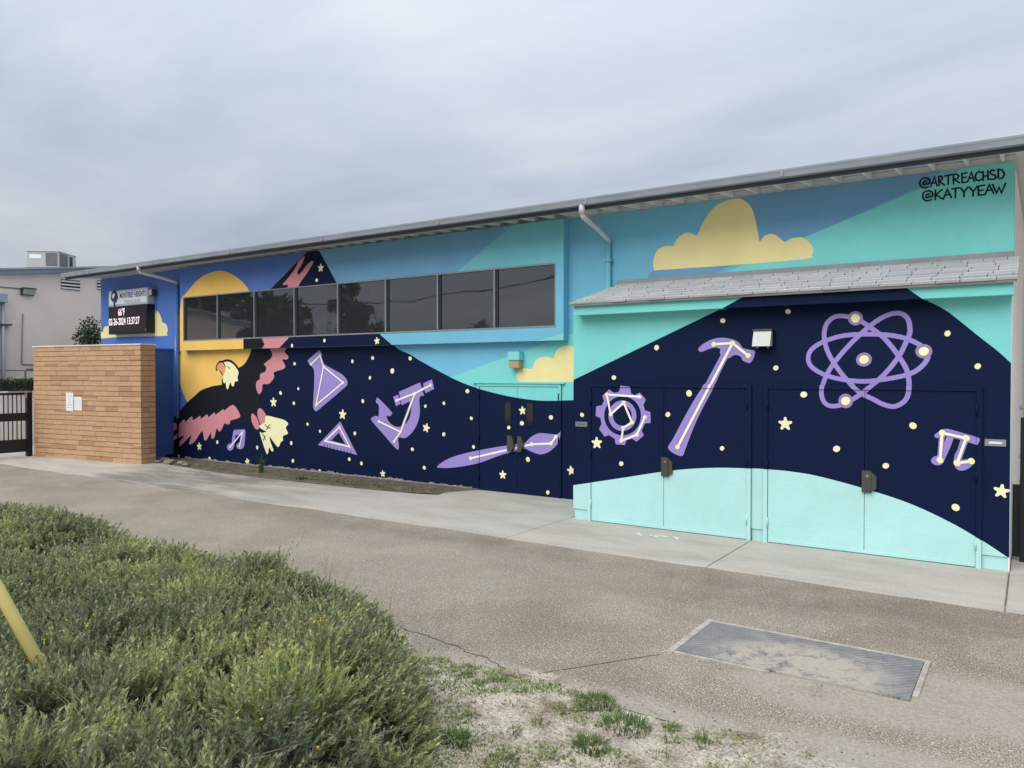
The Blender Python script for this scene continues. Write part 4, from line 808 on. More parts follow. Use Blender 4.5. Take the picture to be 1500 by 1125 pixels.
# ------------------------------------------------------------------ brick screen wall
BL = Vector((-22.145, -1.947, 0)); BRt = Vector((-18.008, -1.36, 0)); bang = math.atan2(BRt.y-BL.y, BRt.x-BL.x); blen = (BRt-BL).length; BTH, BH = 0.42, 2.93
bw = thing('brick_screen_wall', 'tan brick screen wall of long thin courses with a pale cap', 'wall', BL, bang)
MORTAR = mat('brick_mortar', srgb(92, 66, 46), 0.9, None, .15, 5)
mb = MB(); mb.box(.02, blen-.02, .02, BTH-.02, -.03, BH-.01); mb.build('core', MORTAR, bw, local=True)
mb = MB(); mb.box(-.02, blen+.02, -.02, BTH+.02, BH, BH+.03, .006); mb.build('cap', mat('cap_concrete', srgb(226, 222, 214), .7, None, .08, 4), bw, local=True)
def brick_mat(i, rgb):
    m = bpy.data.materials.new('brick_tan_%d' % i); m.use_nodes = True; t = m.node_tree; b = t.nodes['Principled BSDF']; L = t.links.new
    co = N(t, 'ShaderNodeTexCoord'); oi = N(t, 'ShaderNodeObjectInfo'); ad = N(t, 'ShaderNodeVectorMath', operation='ADD'); L(co.outputs['Object'], ad.inputs[0]); L(oi.outputs['Random'], ad.inputs[1])
    mpn = N(t, 'ShaderNodeMapping'); mpn.inputs['Scale'].default_value = (3.5, 3.5, 22); L(ad.outputs[0], mpn.inputs[0])
    n = N(t, 'ShaderNodeTexNoise'); n.inputs['Scale'].default_value = 1.0; n.inputs['Detail'].default_value = 3; L(mpn.outputs[0], n.inputs['Vector'])
    r = N(t, 'ShaderNodeValToRGB'); q = r.color_ramp.elements; c = srgb(*rgb)
    q[0].position = .38; q[0].color = (c[0]*.78, c[1]*.74, c[2]*.70, 1); q[1].position = .6; q[1].color = (c[0]*1.06, c[1]*1.06, c[2]*1.06, 1)
    L(n.outputs['Fac'], r.inputs[0]); L(r.outputs[0], b.inputs['Base Color']); b.inputs['Roughness'].default_value = .8
    return m
BM = [brick_mat(i, c) for i, c in enumerate(((194, 156, 121), (191, 152, 117), (197, 160, 125), (176, 137, 103), (193, 155, 120)))]
bmesh_cache = []
for k in range(5):
    b_ = MB(); b_.box(0, 1, 0, .05, 0, 1, 0)
    bmesh.ops.recalc_face_normals(b_.bm, faces=b_.bm.faces[:]); me = bpy.data.meshes.new('brick'); b_.bm.to_mesh(me); b_.bm.free(); me.materials.append(BM[k]); bmesh_cache.append(me)
NC = 23; chh = BH/NC
def put_brick(x, y, z, w, h, rz):
    o = bpy.data.objects.new('brick', bmesh_cache[random.choice((0, 0, 1, 1, 2, 2, 3, 4))]); col.objects.link(o); o.parent = bw
    o.location = (x, y, z); o.rotation_euler = (0, 0, rz); o.scale = (w, 1, h)
rest = MB()
for c_ in range(NC):
    z = c_*chh; x = -random.uniform(0, .4)
    while x < blen:
        w = random.choice((.36, .42, .5, .6)); w = blen-x+.001 if blen-x-w < .12 else w; xa, xb = max(x, 0.0), min(x+w, blen)
        if xb-xa > .05:
            pr_ = random.uniform(-.003, .003)
            if random.random() < .55:
                put_brick(xa+.003, pr_, z+.010, xb-xa-.005, chh*.46, 0); put_brick(xa+.003, pr_+random.uniform(.001, .004), z+.010+chh*.46, xb-xa-.005, chh*.54-.012, 0)
            else: put_brick(xa+.003, pr_, z+.010, xb-xa-.005, chh-.012, 0)
        x += w
    put_brick(blen, .052, z+.010, BTH*.5-.03, chh-.012, R(90)); put_brick(blen, .052+BTH*.5-.025, z+.010, BTH*.5-.03, chh-.012, R(90))
# notices taped to the brick
def brick_pt(px, py):
    # point on the brick face (local y=0) under a pixel
    n = Vector((math.sin(bang), -math.cos(bang), 0)); d = ray(px, py); t = (BL-CPOS).dot(n)/d.dot(n); w = CPOS+d*t
    u = Vector((math.cos(bang), math.sin(bang), 0)); return (w-BL).dot(u), w.z
def notice(px, py, w, h, lab, fig):
    u, z = brick_pt(px, py); base = BL+Vector((math.cos(bang), math.sin(bang), 0))*u
    t = thing('paper_notice', lab, 'notice', (base.x, base.y, z-h/2), bang)
    mb = MB(); mb.box(-w/2, w/2, -.008, -.0035, 0, h); mb.build('sheet', PLASTIC_W, t, local=True)
    g = mat('notice_print', srgb(176, 182, 192), .6); k = 0
    rows = [(.1, .9, .86), (.2, .8, .78), (.35, .7, .68), (.3, .75, .58), (.4, .65, .48), (.15, .85, .36), (.2, .8, .28), (.1, .9, .16)] if fig else [(.12, .88, .85-.09*i) for i in range(9)]
    mb = MB()
    for (a, b, f) in rows: mb.box(-w/2+w*a, -w/2+w*b, -.0092, -.0081, h*f, h*f+h*(.03 if fig else .018))
    mb.build('print', g, t, local=True); return t
notice(102.3, 588.5, .29, .47, 'taller white printed notice on the brick wall', True)
notice(114.6, 591.5, .29, .34, 'shorter white lined notice on the brick wall', False)

# ------------------------------------------------------------------ black gate by the brick wall
gt = thing('metal_gate', 'black metal picket gate beside the brick screen wall', 'gate', (-22.32, -1.98, 0))
gx = -22.32
mb = MB(); mb.box(gx-.06, gx+.06, -2.06, -1.93, 0.0, 1.80, .006); mb.build('post', BLACK_METAL, gt)
mb = MB(); mb.box(gx-.02, gx+.02, -4.3, -2.065, .14, .48); mb.build('kick_panel', BLACK_METAL, gt)
mb = MB(); mb.box(gx-.02, gx+.02, -4.3, -2.065, .97, 1.18); mb.build('middle_rail', BLACK_METAL, gt)
mb = MB(); mb.box(gx-.02, gx+.02, -4.3, -2.065, 1.66, 1.72); mb.build('top_rail', BLACK_METAL, gt)
mb = MB(); mb.box(gx+.0, gx+.09, -2.5, -1.94, 1.725, 1.765); mb.box(gx+.062, gx+.09, -2.12, -2.07, 1.58, 1.724); mb.build('latch_bar', CHROME, gt)
for k in range(20):
    yy = -2.18-k*.105
    mb = MB(); mb.box(gx-.011, gx+.011, yy-.011, yy+.011, .481, .969); mb.box(gx-.011, gx+.011, yy-.011, yy+.011, 1.181, 1.659); mb.build('picket', BLACK_METAL, gt)
gs = thing('gate_sign', 'white rounded sign with a black header fixed to the gate', 'sign', (gx+.03, -2.78, 1.2))
mb = MB(); mb.box(gx+.022, gx+.028, -3.1, -2.665, 1.22, 1.64, .002); mb.build('sign_panel', PLASTIC_W, gs)
mb = MB(); mb.box(gx+.0285, gx+.0295, -3.06, -2.70, 1.50, 1.59); mb.build('header', BLACK_METAL, gs)

pw = thing('planter_wall', 'low beige stucco wall behind the black gate', 'wall', (-26.1, -2.5, 0))
mb = MB(); mb.box(-26.2, -26.02, -7.5, .35, -.03, 1.62); mb.build('wall', BEIGE_WALL, pw)
mb = MB(); mb.box(-26.23, -25.99, -7.5, .38, 1.621, 1.68); mb.build('coping', WHITE_WALL, pw)

# ------------------------------------------------------------------ neighbouring building at the left
LX = -28.0
nb = thing('neighbour_building', 'beige stucco gable end of the next school building', 'building', (LX, 0, 0))
def lz(y): return 5.46 + (y+.325)*.1315
mb = MB(); mb.prism([(-9, -.05), (-9, lz(-9)), (9, lz(9)), (9, -.05)], 'x', LX, LX-.25); mb.build('wall', BEIGE_WALL, nb)
mb = MB(); mb.prism([(-9.5, lz(-9.5)), (9.5, lz(9.5)), (9.5, lz(9.5)+.14), (-9.5, lz(-9.5)+.14)], 'x', LX+.22, LX-11); rf = mb.build('roof', mat('roof_edge_grey', srgb(140, 146, 150), .5, None, .1, 2), nb)
mb = MB(); mb.prism([(-9.5, lz(-9.5)+.141), (9.5, lz(9.5)+.141), (9.5, lz(9.5)+.20), (-9.5, lz(-9.5)+.20)], 'x', LX+.26, LX-11); mb.build('roof_edge', mat('roof_edge_light', srgb(160, 170, 178), .5, None, .1, 2), rf)
mb = MB(); mb.prism([(-9.4, lz(-9.4)-.13), (9.4, lz(9.4)-.13), (9.4, lz(9.4)-.003), (-9.4, lz(-9.4)-.003)], 'x', LX+.035, LX+.001); mb.build('trim_board', WHITE_WALL, nb)
for (yy, zz) in ((1.9, 5.33), (3.15, 5.42)):
    mb = MB(); mb.box(LX+.001, LX+.02, yy-.32, yy+.32, zz-.17, zz+.17); vt = mb.build('vent', mat('vent_dark', srgb(16, 16, 18), .8), nb)
    for k in range(3):
        mb = MB(); mb.box(LX+.021, LX+.05, yy-.32, yy+.32, zz-.15+k*.115, zz-.095+k*.115); mb.build('vent_slat', WHITE_WALL, vt)
p = on_x(39, 428, LX)
fl = thing('wall_pack_light', 'dark wall pack light on the beige gable end', 'light', (LX, p.y, p.z))
mb = MB(); mb.box(LX+.001, LX+.10, p.y-.2, p.y+.2, p.z-.11, p.z+.13, .008); mb.build('back_box', STEEL_DARK, fl)
mb = MB(); mb.prism([(p.z-.09, LX+.101), (p.z-.09, LX+.16), (p.z+.09, LX+.24), (p.z+.09, LX+.101)], 'y', p.y-.15, p.y+.19)
for v in mb.bm.verts: v.co = Vector((v.co.z, v.co.y, v.co.x))
mb.build('lens', LENS, fl)
mb = MB(); mb.box(LX+.101, LX+.27, p.y-.2, p.y+.2, p.z+.092, p.z+.13); mb.build('hood', STEEL_DARK, fl)
a = on_x(0, 419, LX); mb = MB(); mb.tube([(LX+.02, -6, a.z+(a.y+6)*.0), (LX+.02, p.y-.2, p.z+.1)], .018, 6); mb.build('conduit', CONDUIT, nb)
a = on_x(33, 460, LX); b = on_x(31, 533, LX); c = on_x(60, 534, LX)
mb = MB(); mb.tube([(LX+.02, a.y, a.z), (LX+.02, b.y, b.z), (LX+.02, b.y+.02, b.z-.02), (LX+.02, c.y+.6, b.z-.02)], .02, 6); mb.build('conduit', CONDUIT, nb)
mb = MB(); mb.box(LX+.001, LX+.012, -9, 9, 2.32, 2.345); mb.build('stucco_joint', CONDUIT, nb)
# metal pipe rack at the far left of the gable
pr_ = thing('pipe_rack', 'tall blue grey pipes with a capping box against the beige wall', 'pipes', (LX+.2, -.35, 0))
a = on_x(9, 431, LX+.2); m_b = mat('blue_grey_paint', srgb(162, 170, 178), .45, None, .08, 3)
mb = MB(); mb.box(LX+.03, LX+.32, a.y-1.1, a.y, a.z-.28, a.z, .01); mb.build('capping_box', m_b, pr_)
for yy, r_ in ((a.y-.09, .055), (a.y-.27, .07), (a.y-.5, .06)):
    mb = MB(); mb.tube([(LX+.17, yy, 0), (LX+.17, yy, a.z-.281)], r_, 10); mb.build('pipe', m_b if r_ != .07 else BLACK_METAL, pr_)
for zz in (a.z-1.0, a.z-3.0):
    mb = MB(); mb.box(LX+.002, LX+.24, a.y-.6, a.y+.16, zz-.02, zz+.03); mb.build('bracket', STEEL_DARK, pr_)
# gas meter riser
gm = thing('gas_riser', 'grey gas riser pipe with regulator by the beige wall', 'pipe', (LX+.35, .42, 0))
a = on_x(37, 541, LX+.35)
mb = MB(); mb.tube([(LX+.35, a.y, 0), (LX+.35, a.y, a.z-.06), (LX+.35, a.y+.05, a.z), (LX+.35, a.y+.7, a.z)], .03, 8); mb.build('pipe', mat('weathered_pipe', srgb(104, 102, 98), .7, None, .15, 6), gm)
mb = MB(); mb.tube([(LX+.35, a.y, a.z-.62), (LX+.35, a.y, a.z-.52), (LX+.35, a.y, a.z-.35), (LX+.35, a.y, a.z-.25)], [.03, .075, .075, .03], 10); mb.build('regulator', mat('weathered_pipe', srgb(104, 102, 98), .7, None, .15, 6), gm)
mb = MB(); mb.tube([(LX+.35, a.y+.45, a.z-.18), (LX+.35, a.y+.62, a.z-.18)], .11, 12); mb.build('meter', mat('weathered_pipe', srgb(104, 102, 98), .7, None, .15, 6), gm)
# roof top air conditioner
ac_c = on_x(72, 392, LX-1.6); ac = thing('rooftop_air_conditioner', 'white and grey air conditioning unit on the gable roof', 'air conditioner', (LX-1.6, ac_c.y+.1, lz(ac_c.y)+.2), R(38))
ACW = mat('ac_cream_panel', srgb(180, 178, 175), .5, None, .05, 4); ACG = mat('ac_coil_grey', srgb(104, 106, 108), .7, (60, .5, .01), .1, 6)
mb = MB(); mb.box(-.55, .55, -.62, .62, .04, .60, .01); bd = mb.build('cabinet', ACW, ac, local=True)
mb = MB(); mb.box(-.6, .6, -.67, .67, -.35, .04); mb.build('curb', mat('roof_edge_grey', srgb(126, 138, 148), .5), ac, local=True)
mb = MB(); mb.box(.551, .56, -.56, .0, .1, .56); mb.build('coil_grille', ACG, ac, local=True)
mb = MB(); mb.box(.1, .5, -.63, -.621, .1, .56); mb.build('coil_grille', ACG, ac, local=True)
for yy in (.14, .26):
    mb = MB(); mb.box(.551, .565, yy, yy+.07, .1, .54); mb.build('vent_slot', mat('vent_dark', srgb(16, 16, 18), .8), ac, local=True)
mb = MB(); mb.box(-.45, -.05, -.63, -.621, .36, .5); mb.build('label_panel', PLASTIC_W, ac, local=True)
mb = MB(); mb.box(-.57, .57, -.64, .64, .601, .625, .004); mb.build('top_cover', ACW, ac, local=True)

# ------------------------------------------------------------------ right edge: covered passage with gate and rails
fw = thing('far_classroom_wall', 'white classroom wall with tall glazing seen past the annex', 'building', (1.2, 11, 0))
mb = MB(); mb.box(-.2, 6.5, 11, 11.2, -.03, 4.6); mb.build('wall', WHITE_WALL, fw)
mb = MB(); mb.box(.02, .30, 10.96, 10.999, 1.2, 4.2); mb.build('window', mat('far_glass', srgb(150, 160, 172), .15), fw)
mb = MB(); mb.box(.30, .42, 10.95, 10.998, 0.9, 4.3); mb.build('window_frame', WHITE_WOOD, fw)
rl = thing('ramp_railing', 'pale pipe handrail in the passage behind the black gate', 'railing', (1, 2.2, 0))
for z in (.98, 1.72):
    mb = MB(); mb.tube([(-.17, 2.2, z), (4.5, 2.2, z)], .035, 8); mb.build('rail', mat('pale_rail_paint', srgb(205, 198, 194), .5), rl)
for x in (.9, 2.6, 4.4):
    mb = MB(); mb.tube([(x, 2.2, 0), (x, 2.2, 1.72)], .03, 8); mb.build('post', mat('pale_rail_paint', srgb(205, 198, 194), .5), rl)
rg = thing('passage_gate', 'black metal gate beside the annex corner', 'gate', (-.08, -.9, 0))
mb = MB(); mb.box(-.115, -.055, -.93, -.87, 0, 1.72, .004); mb.build('post', BLACK_METAL, rg)
for z in (1.62, 1.27, 1.05):
    mb = MB(); mb.box(-.054, 2.2, -.915, -.885, z-.025, z+.025); mb.build('rail', BLACK_METAL, rg)
mb = MB(); mb.box(-.19, 2.2, -.88, -.865, .06, .92); mb.build('kick_panel', BLACK_METAL, rg)

# ------------------------------------------------------------------ utility vault cover
vt = thing('vault_cover', 'rectangular steel tread plate vault cover dusted with sand in the asphalt', 'vault cover', (-1.5, -5.54, 0))
VX0, VX1, VY0, VY1 = -2.37, -.675, -5.97, -5.11
def tread_mat():
    m = bpy.data.materials.new('tread_plate'); m.use_nodes = True; t = m.node_tree; b = t.nodes['Principled BSDF']; L = t.links.new
    co = N(t, 'ShaderNodeTexCoord')
    def noise(s, d=5, ro=.6):
        n = N(t, 'ShaderNodeTexNoise'); n.inputs['Scale'].default_value = s; n.inputs['Detail'].default_value = d; n.inputs['Roughness'].default_value = ro; L(co.outputs['Object'], n.inputs['Vector']); return n.outputs['Fac']
    def mth(op, a, bb=0.0, clamp=False):
        x = N(t, 'ShaderNodeMath', operation=op); x.use_clamp = clamp
        for i, v in enumerate((a, bb)):
            if isinstance(v, (int, float)): x.inputs[i].default_value = v
            else: L(v, x.inputs[i])
        return x.outputs[0]
    se = N(t, 'ShaderNodeSeparateXYZ'); L(co.outputs['Object'], se.inputs[0]); X, Y = se.outputs[0], se.outputs[1]
    s1 = mth('SINE', mth('MULTIPLY', mth('ADD', X, Y), 95)); s2 = mth('SINE', mth('MULTIPLY', mth('SUBTRACT', X, Y), 95))
    dia = mth('MULTIPLY', mth('POWER', mth('ABSOLUTE', s1), 3.0), mth('ADD', mth('MULTIPLY', s2, .5), .5))
    # sand lies thickest on the camera-side middle of the plate
    dx = mth('DIVIDE', mth('SUBTRACT', X, .04), .66); dy = mth('DIVIDE', mth('ADD', Y, .24), .50)
    bl = mth('SUBTRACT', 1.35, mth('ADD', mth('MULTIPLY', dx, dx), mth('MULTIPLY', dy, dy)), True)
    sf = mth('MULTIPLY', mth('ADD', bl, .2), mth('SUBTRACT', mth('MULTIPLY', noise(5.0, 10, .8), 7.5), 2.9, True), True)
    r = N(t, 'ShaderNodeValToRGB'); q = r.color_ramp.elements; q[0].position = .3; q[0].color = (.135, .138, .144, 1); q[1].position = .7; q[1].color = (.25, .248, .242, 1); L(noise(6, 6), r.inputs[0])
    r2 = N(t, 'ShaderNodeValToRGB'); q = r2.color_ramp.elements; q[0].position = .0; q[0].color = (.75, .75, .75, 1); q[1].position = .6; q[1].color = (1.5, 1.5, 1.5, 1); L(dia, r2.inputs[0])
    x0 = N(t, 'ShaderNodeMix', data_type='RGBA', blend_type='MULTIPLY'); x0.inputs[0].default_value = 1; L(r.outputs[0], x0.inputs[6]); L(r2.outputs[0], x0.inputs[7])
    x = N(t, 'ShaderNodeMix', data_type='RGBA'); L(sf, x.inputs[0]); L(x0.outputs[2], x.inputs[6])
    r3 = N(t, 'ShaderNodeValToRGB'); q = r3.color_ramp.elements; q[0].position = .3; q[0].color = (.36, .315, .25, 1); q[1].position = .7; q[1].color = (.48, .43, .35, 1); L(noise(50, 4), r3.inputs[0]); L(r3.outputs[0], x.inputs[7])
    L(x.outputs[2], b.inputs['Base Color']); b.inputs['Metallic'].default_value = .1
    ro = mth('ADD', .55, mth('MULTIPLY', sf, .4)); L(ro, b.inputs['Roughness'])
    bn = N(t, 'ShaderNodeBump'); bn.inputs['Strength'].default_value = .8; bn.inputs['Distance'].default_value = .004; L(mth('ADD', mth('MULTIPLY', dia, mth('SUBTRACT', 1.0, sf, True)), mth('MULTIPLY', noise(60, 4), .8)), bn.inputs['Height']); L(bn.outputs[0], b.inputs['Normal'])
    return m
TREAD = tread_mat(); VFR = mat('vault_frame_concrete', (.42, .385, .32), .9, (50, .6, .01), .3, 9)
mb = MB(); fw_ = .055
mb.box(VX0-fw_, VX0, VY0-fw_, VY1+fw_, -.05, .014); mb.box(VX1, VX1+fw_*.7, VY0+.1, VY1+fw_*.7, -.05, .012); mb.box(VX0, VX1, VY1, VY1+fw_*.8, -.05, .013); mb.box(VX0, VX0+.75, VY0-fw_*.6, VY0, -.05, .010)
mb.build('frame', VFR, vt)
seams = [VX0, VX1]
for a, b in zip(seams, seams[1:]):
    mb = MB(); mb.box(a+.004, b-.004, VY0+.004, VY1-.004, -.03, .016, .002); pl_ = mb.build('plate', TREAD, vt)
for (x, y) in ((-1.03, -5.33), (-1.02, -5.6)):
    mb = MB(); mb.box(x-.11, x+.11, y-.009, y+.009, .0162, .019, .001); mb.build('lift_handle', mat('handle_pale', srgb(168, 160, 146), .6), vt)

# ------------------------------------------------------------------ foliage
def unit(v): return v/np.maximum(np.linalg.norm(v, axis=-1, keepdims=True), 1e-9)
def leaf_arrays(base, d, nrm, L, W, fold=0.25):
    """6-vertex folded leaf blades; base,d,nrm (n,3), L,W (n,)"""
    s = unit(np.cross(d, nrm)); nn = unit(np.cross(s, d)); L = L[:, None]; W = W[:, None]
    v = np.stack([base, base+d*L*.42+s*W*.5+nn*W*fold, base+d*L*.42-s*W*.5+nn*W*fold, base+d*L*.45, base+d*L*.78+s*W*.36+nn*W*fold*.8-nn*L*.03, base+d*L-nn*L*.08], axis=1)
    # use 5 points: base, left, right, (mid rib), tip
    v = np.stack([v[:, 0], v[:, 1], v[:, 5], v[:, 2], v[:, 3]], axis=1); n = len(base); o = np.arange(n)[:, None]*5
    f = np.concatenate([o+np.array([[0, 4, 1]]), o+np.array([[4, 2, 1]]), o+np.array([[0, 3, 4]]), o+np.array([[4, 3, 2]])], axis=0)
    return v.reshape(-1, 3), f
LEAF = attr_mat('acacia_leaf', [(0.0, (.17, .195, .12, 1)), (.35, (.28, .315, .17, 1)), (.7, (.40, .43, .19, 1)), (1.0, (.56, .55, .24, 1))], .45, .26)
# sprawling ground-cover shrub in front
EDGE = [(-30, -6.98), (-12, -6.98), (-9, -6.98), (-6.8, -6.98), (-5.2, -7.0), (-4.3, -7.2), (-3.55, -7.75), (-2.92, -8.4), (-2.42, -9.1), (-2.1, -9.9), (-2.0, -10.8)]
ex_ = np.array([p[0] for p in EDGE]); ey_ = np.array([p[1] for p in EDGE])
def edge_dist(x, y):
    d = np.full(x.shape, 1e9)
    for (ax, ay), (bx, by) in zip(EDGE, EDGE[1:]):
        t = np.clip(((x-ax)*(bx-ax)+(y-ay)*(by-ay))/((bx-ax)**2+(by-ay)**2), 0, 1); d = np.minimum(d, np.hypot(x-ax-t*(bx-ax), y-ay-t*(by-ay)))
    return d
def inside(x, y): return y < np.interp(x, ex_, ey_)
def height(x, y):
    e_ = np.clip(edge_dist(x, y)/.6, 0, 1); h = .56*np.sqrt(e_)
    hum = fbm(x, y, 5, 1.15, 3); return h*(0.70+.58*hum) + .12*(fbm(x, y, 8, 2.9, 2)-.5)*e_
def scatter(n, dmin, dmax):
    out = []
    while sum(len(o) for o in out) < n:
        x = rng.uniform(-15.5, -1.8, 60000); y = rng.uniform(-12.2, -6.9, 60000); d = np.hypot(x, y+CD)
        lim = -CD + .395*np.abs(x) - 1.1
        k = inside(x, y) & (d > dmin) & (d < dmax) & (y > lim) & (y < np.interp(x, ex_, ey_)); out.append(np.stack([x[k], y[k]], 1))
    return np.concatenate(out)[:n]
def sprigs(xy, nl, sl, ll, lw):
    # sprigs stand in branch-tip clusters that share a lean and a tone
    nc = max(1, len(xy)//7); cid = rng.integers(0, nc, len(xy)); xy = xy[cid]+rng.normal(0, .055, xy.shape); ok = inside(xy[:, 0], xy[:, 1]) & (fbm(xy[:, 0], xy[:, 1], 61, 2.4, 3) > .335); xy = xy[ok]; cid = cid[ok]
    n = len(xy); x, y = xy[:, 0], xy[:, 1]; h = height(x, y); e_ = .05; clean = rng.normal(0, .34, (nc, 3))[cid]; ctone = rng.normal(0, .17, nc)[cid]; clift = rng.uniform(-.07, .07, nc)[cid]
    gxn = (height(x+e_, y)-height(x-e_, y))/(2*e_); gyn = (height(x, y+e_)-height(x, y-e_))/(2*e_)
    nrm = unit(np.stack([-gxn*.9, -gyn*.9, np.ones(n)], 1)); dirv = unit(nrm+(clean+rng.normal(0, .3, (n, 3)))*np.array([1, 1, .4]))
    depth = rng.random(n)**1.6; basep = np.stack([x, y, np.maximum(h+clift-.03-.14*depth, 0.005)], 1)
    clump = fbm(x, y, 21, 1.7, 3); tint = np.clip(.44+1.0*(clump-.5)+ctone+rng.normal(0, .06, n), 0, 1)
    a = unit(np.cross(dirv, rng.normal(size=(n, 3)))); b = np.cross(dirv, a)
    Ls = sl*rng.uniform(.6, 1.25, n)
    B, Dv, Nv, LL, WW, T = [], [], [], [], [], []
    for k in range(nl):
        t = (k+.5)/nl; ph = k*2.4+rng.random(n)*.7; out = a*np.cos(ph)[:, None]+b*np.sin(ph)[:, None]; sp = rng.uniform(.45, .95, n)*(1.1-.65*t)
        dd = unit(dirv+out*sp[:, None]); B.append(basep+dirv*(Ls*t)[:, None]); Dv.append(dd); Nv.append(unit(dirv-out*.3+rng.normal(0, .25, (n, 3))))
        LL.append(ll*rng.uniform(.65, 1.2, n)*(1.05-.35*t)); WW.append(lw*rng.uniform(.75, 1.25, n)); T.append(np.clip(tint+.22*(t-.5)+rng.normal(0, .07, n), 0, 1))
    return [np.concatenate(q) for q in (B, Dv, Nv, LL, WW, T)]
parts = [sprigs(scatter(12500, 2.0, 5.2), 14, .115, .045, .0130), sprigs(scatter(14000, 5.2, 8.0), 12, .115, .047, .0142), sprigs(scatter(14000, 8.0, 16.5), 10, .12, .054, .0175)]
xy = scatter(500, 2.0, 9.0)
parts.append(sprigs(xy, 11, .26, .046, .011))                      # taller shoots breaking the outline
B, Dv, Nv, LL, WW, T = [np.concatenate(q) for q in zip(*parts)]
v, f_ = leaf_arrays(B, Dv, Nv, LL, WW)
shr = thing('groundcover_shrub', 'sprawling grey green shrub with narrow leaves beside the asphalt path', 'shrub', (-6, -8.5, 0))
lf = raw('foliage', v, f_, LEAF, shr, attr=np.repeat(T, 5)); lf['kind'] = 'stuff'
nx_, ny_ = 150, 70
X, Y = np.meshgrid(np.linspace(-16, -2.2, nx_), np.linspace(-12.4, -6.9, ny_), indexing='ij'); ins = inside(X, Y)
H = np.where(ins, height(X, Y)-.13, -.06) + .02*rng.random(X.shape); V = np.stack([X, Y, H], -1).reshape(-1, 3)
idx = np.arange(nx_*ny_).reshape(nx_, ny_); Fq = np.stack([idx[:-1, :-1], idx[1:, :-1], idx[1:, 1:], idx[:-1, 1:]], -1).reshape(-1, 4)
raw('dark_shrub_core', V, Fq, mat('shaded_twig_fill', (.045, .042, .027), .95, (40, 1, .04), .6, 14), shr)  # dark core standing in for inner twigs, shade between leaves put into its colour
TWIG = mat('grey_brown_twig', (.16, .125, .095), .85, None, .25, 20)
mb = MB()
for _ in range(140):
    q = scatter(1, 2.2, 8.0)[0]; hh = float(height(np.array([q[0]]), np.array([q[1]]))[0]); an = random.random()*6.28; l_ = random.uniform(.15, .45)
    p0 = Vector((q[0], q[1], max(hh-.03, 0.01))); dv = Vector((math.cos(an), math.sin(an), random.uniform(.1, .45))); sd_ = Vector((-dv.y, dv.x, 0))*random.uniform(-.3, .3)
    mb.tube([p0, p0+dv*l_*.5+sd_*l_*.3, p0+dv*l_+Vector((0, 0, -.03))], [.005, .004, .0015], 4, False)
tw = mb.build('twigs', TWIG, shr); tw['kind'] = 'stuff'
# yellow blossoms
fl_xy = np.concatenate([scatter(1, 2, 9)*0+np.array(c)+rng.normal(0, s, (n, 2)) for c, s, n in (((-4.15, -7.85), .12, 16), ((-3.9, -8.5), .13, 9), ((-3.1, -9.5), .1, 7), ((-5.15, -9.4), .1, 8), ((-6, -8), .8, 5), ((-9, -7.7), 1.2, 5))])
fl_xy = fl_xy[inside(fl_xy[:, 0], fl_xy[:, 1])]; mb = MB()
for q in fl_xy:
    hh = float(height(np.array([q[0]]), np.array([q[1]]))[0]); bmesh.ops.create_icosphere(mb.bm, subdivisions=1, radius=random.uniform(.005, .010), matrix=Matrix.Translation((q[0], q[1], hh+random.uniform(.03, .10))))
bl_ = mb.build('blossoms', mat('yellow_blossom', srgb(214, 186, 62), .7), shr); bl_['kind'] = 'stuff'
# grasses
GRASS = attr_mat('grass_blade', [(0.0, (.045, .085, .022, 1)), (.5, (.12, .19, .04, 1)), (1.0, (.30, .38, .09, 1))], .5, .3)
def blades(cx, cy, z0, n, spread, L0, L1, w, lean=.5, tint=(.2, .8), segs=4):
    V, Fc, T = [], [], []
    for _ in range(n):
        r_ = spread*math.sqrt(random.random()); a = random.random()*6.283; p = Vector((cx+r_*math.cos(a), cy+r_*math.sin(a), z0)); an = a+random.uniform(-.9, .9) ; l_ = random.uniform(L0, L1)
        d = Vector((math.cos(an), math.sin(an), 0)); s = Vector((-d.y, d.x, 0)); ln = random.uniform(.15, 1)*lean; b = len(V); t_ = random.uniform(*tint)
        for k in range(segs+1):
            t = k/segs; c = p+Vector((0, 0, l_*(t-.35*ln*t*t)))+d*(l_*ln*t*t); ww = w*(1-t)**.7*.5+.0004; V += [c+s*ww, c-s*ww]; T += [t_, t_]
        for k in range(segs): Fc.append((b+2*k, b+2*k+1, b+2*k+3, b+2*k+2))
    return V, Fc, T
def tuft(px, py, r_, n, L0, L1, name='grass_tuft', label='small green grass tuft growing in the pale sandy dirt', grp='grass tufts in the dirt patch', w=.006, z0=-.03, xy=None, tint=(.15, .75), cat='grass', lean=.8):
    p = on_z(px, py, z0) if xy is None else Vector((xy[0], xy[1], z0))
    z0 = max(dirt_h(p.x, p.y), -.002)
    V, Fc, T = blades(p.x, p.y, z0-.004, n, r_, L0, L1, w, lean, tint)
    o = raw(name, V, Fc, GRASS, None, loc=(p.x, p.y, z0), attr=T); return tag(o, label, cat, grp)
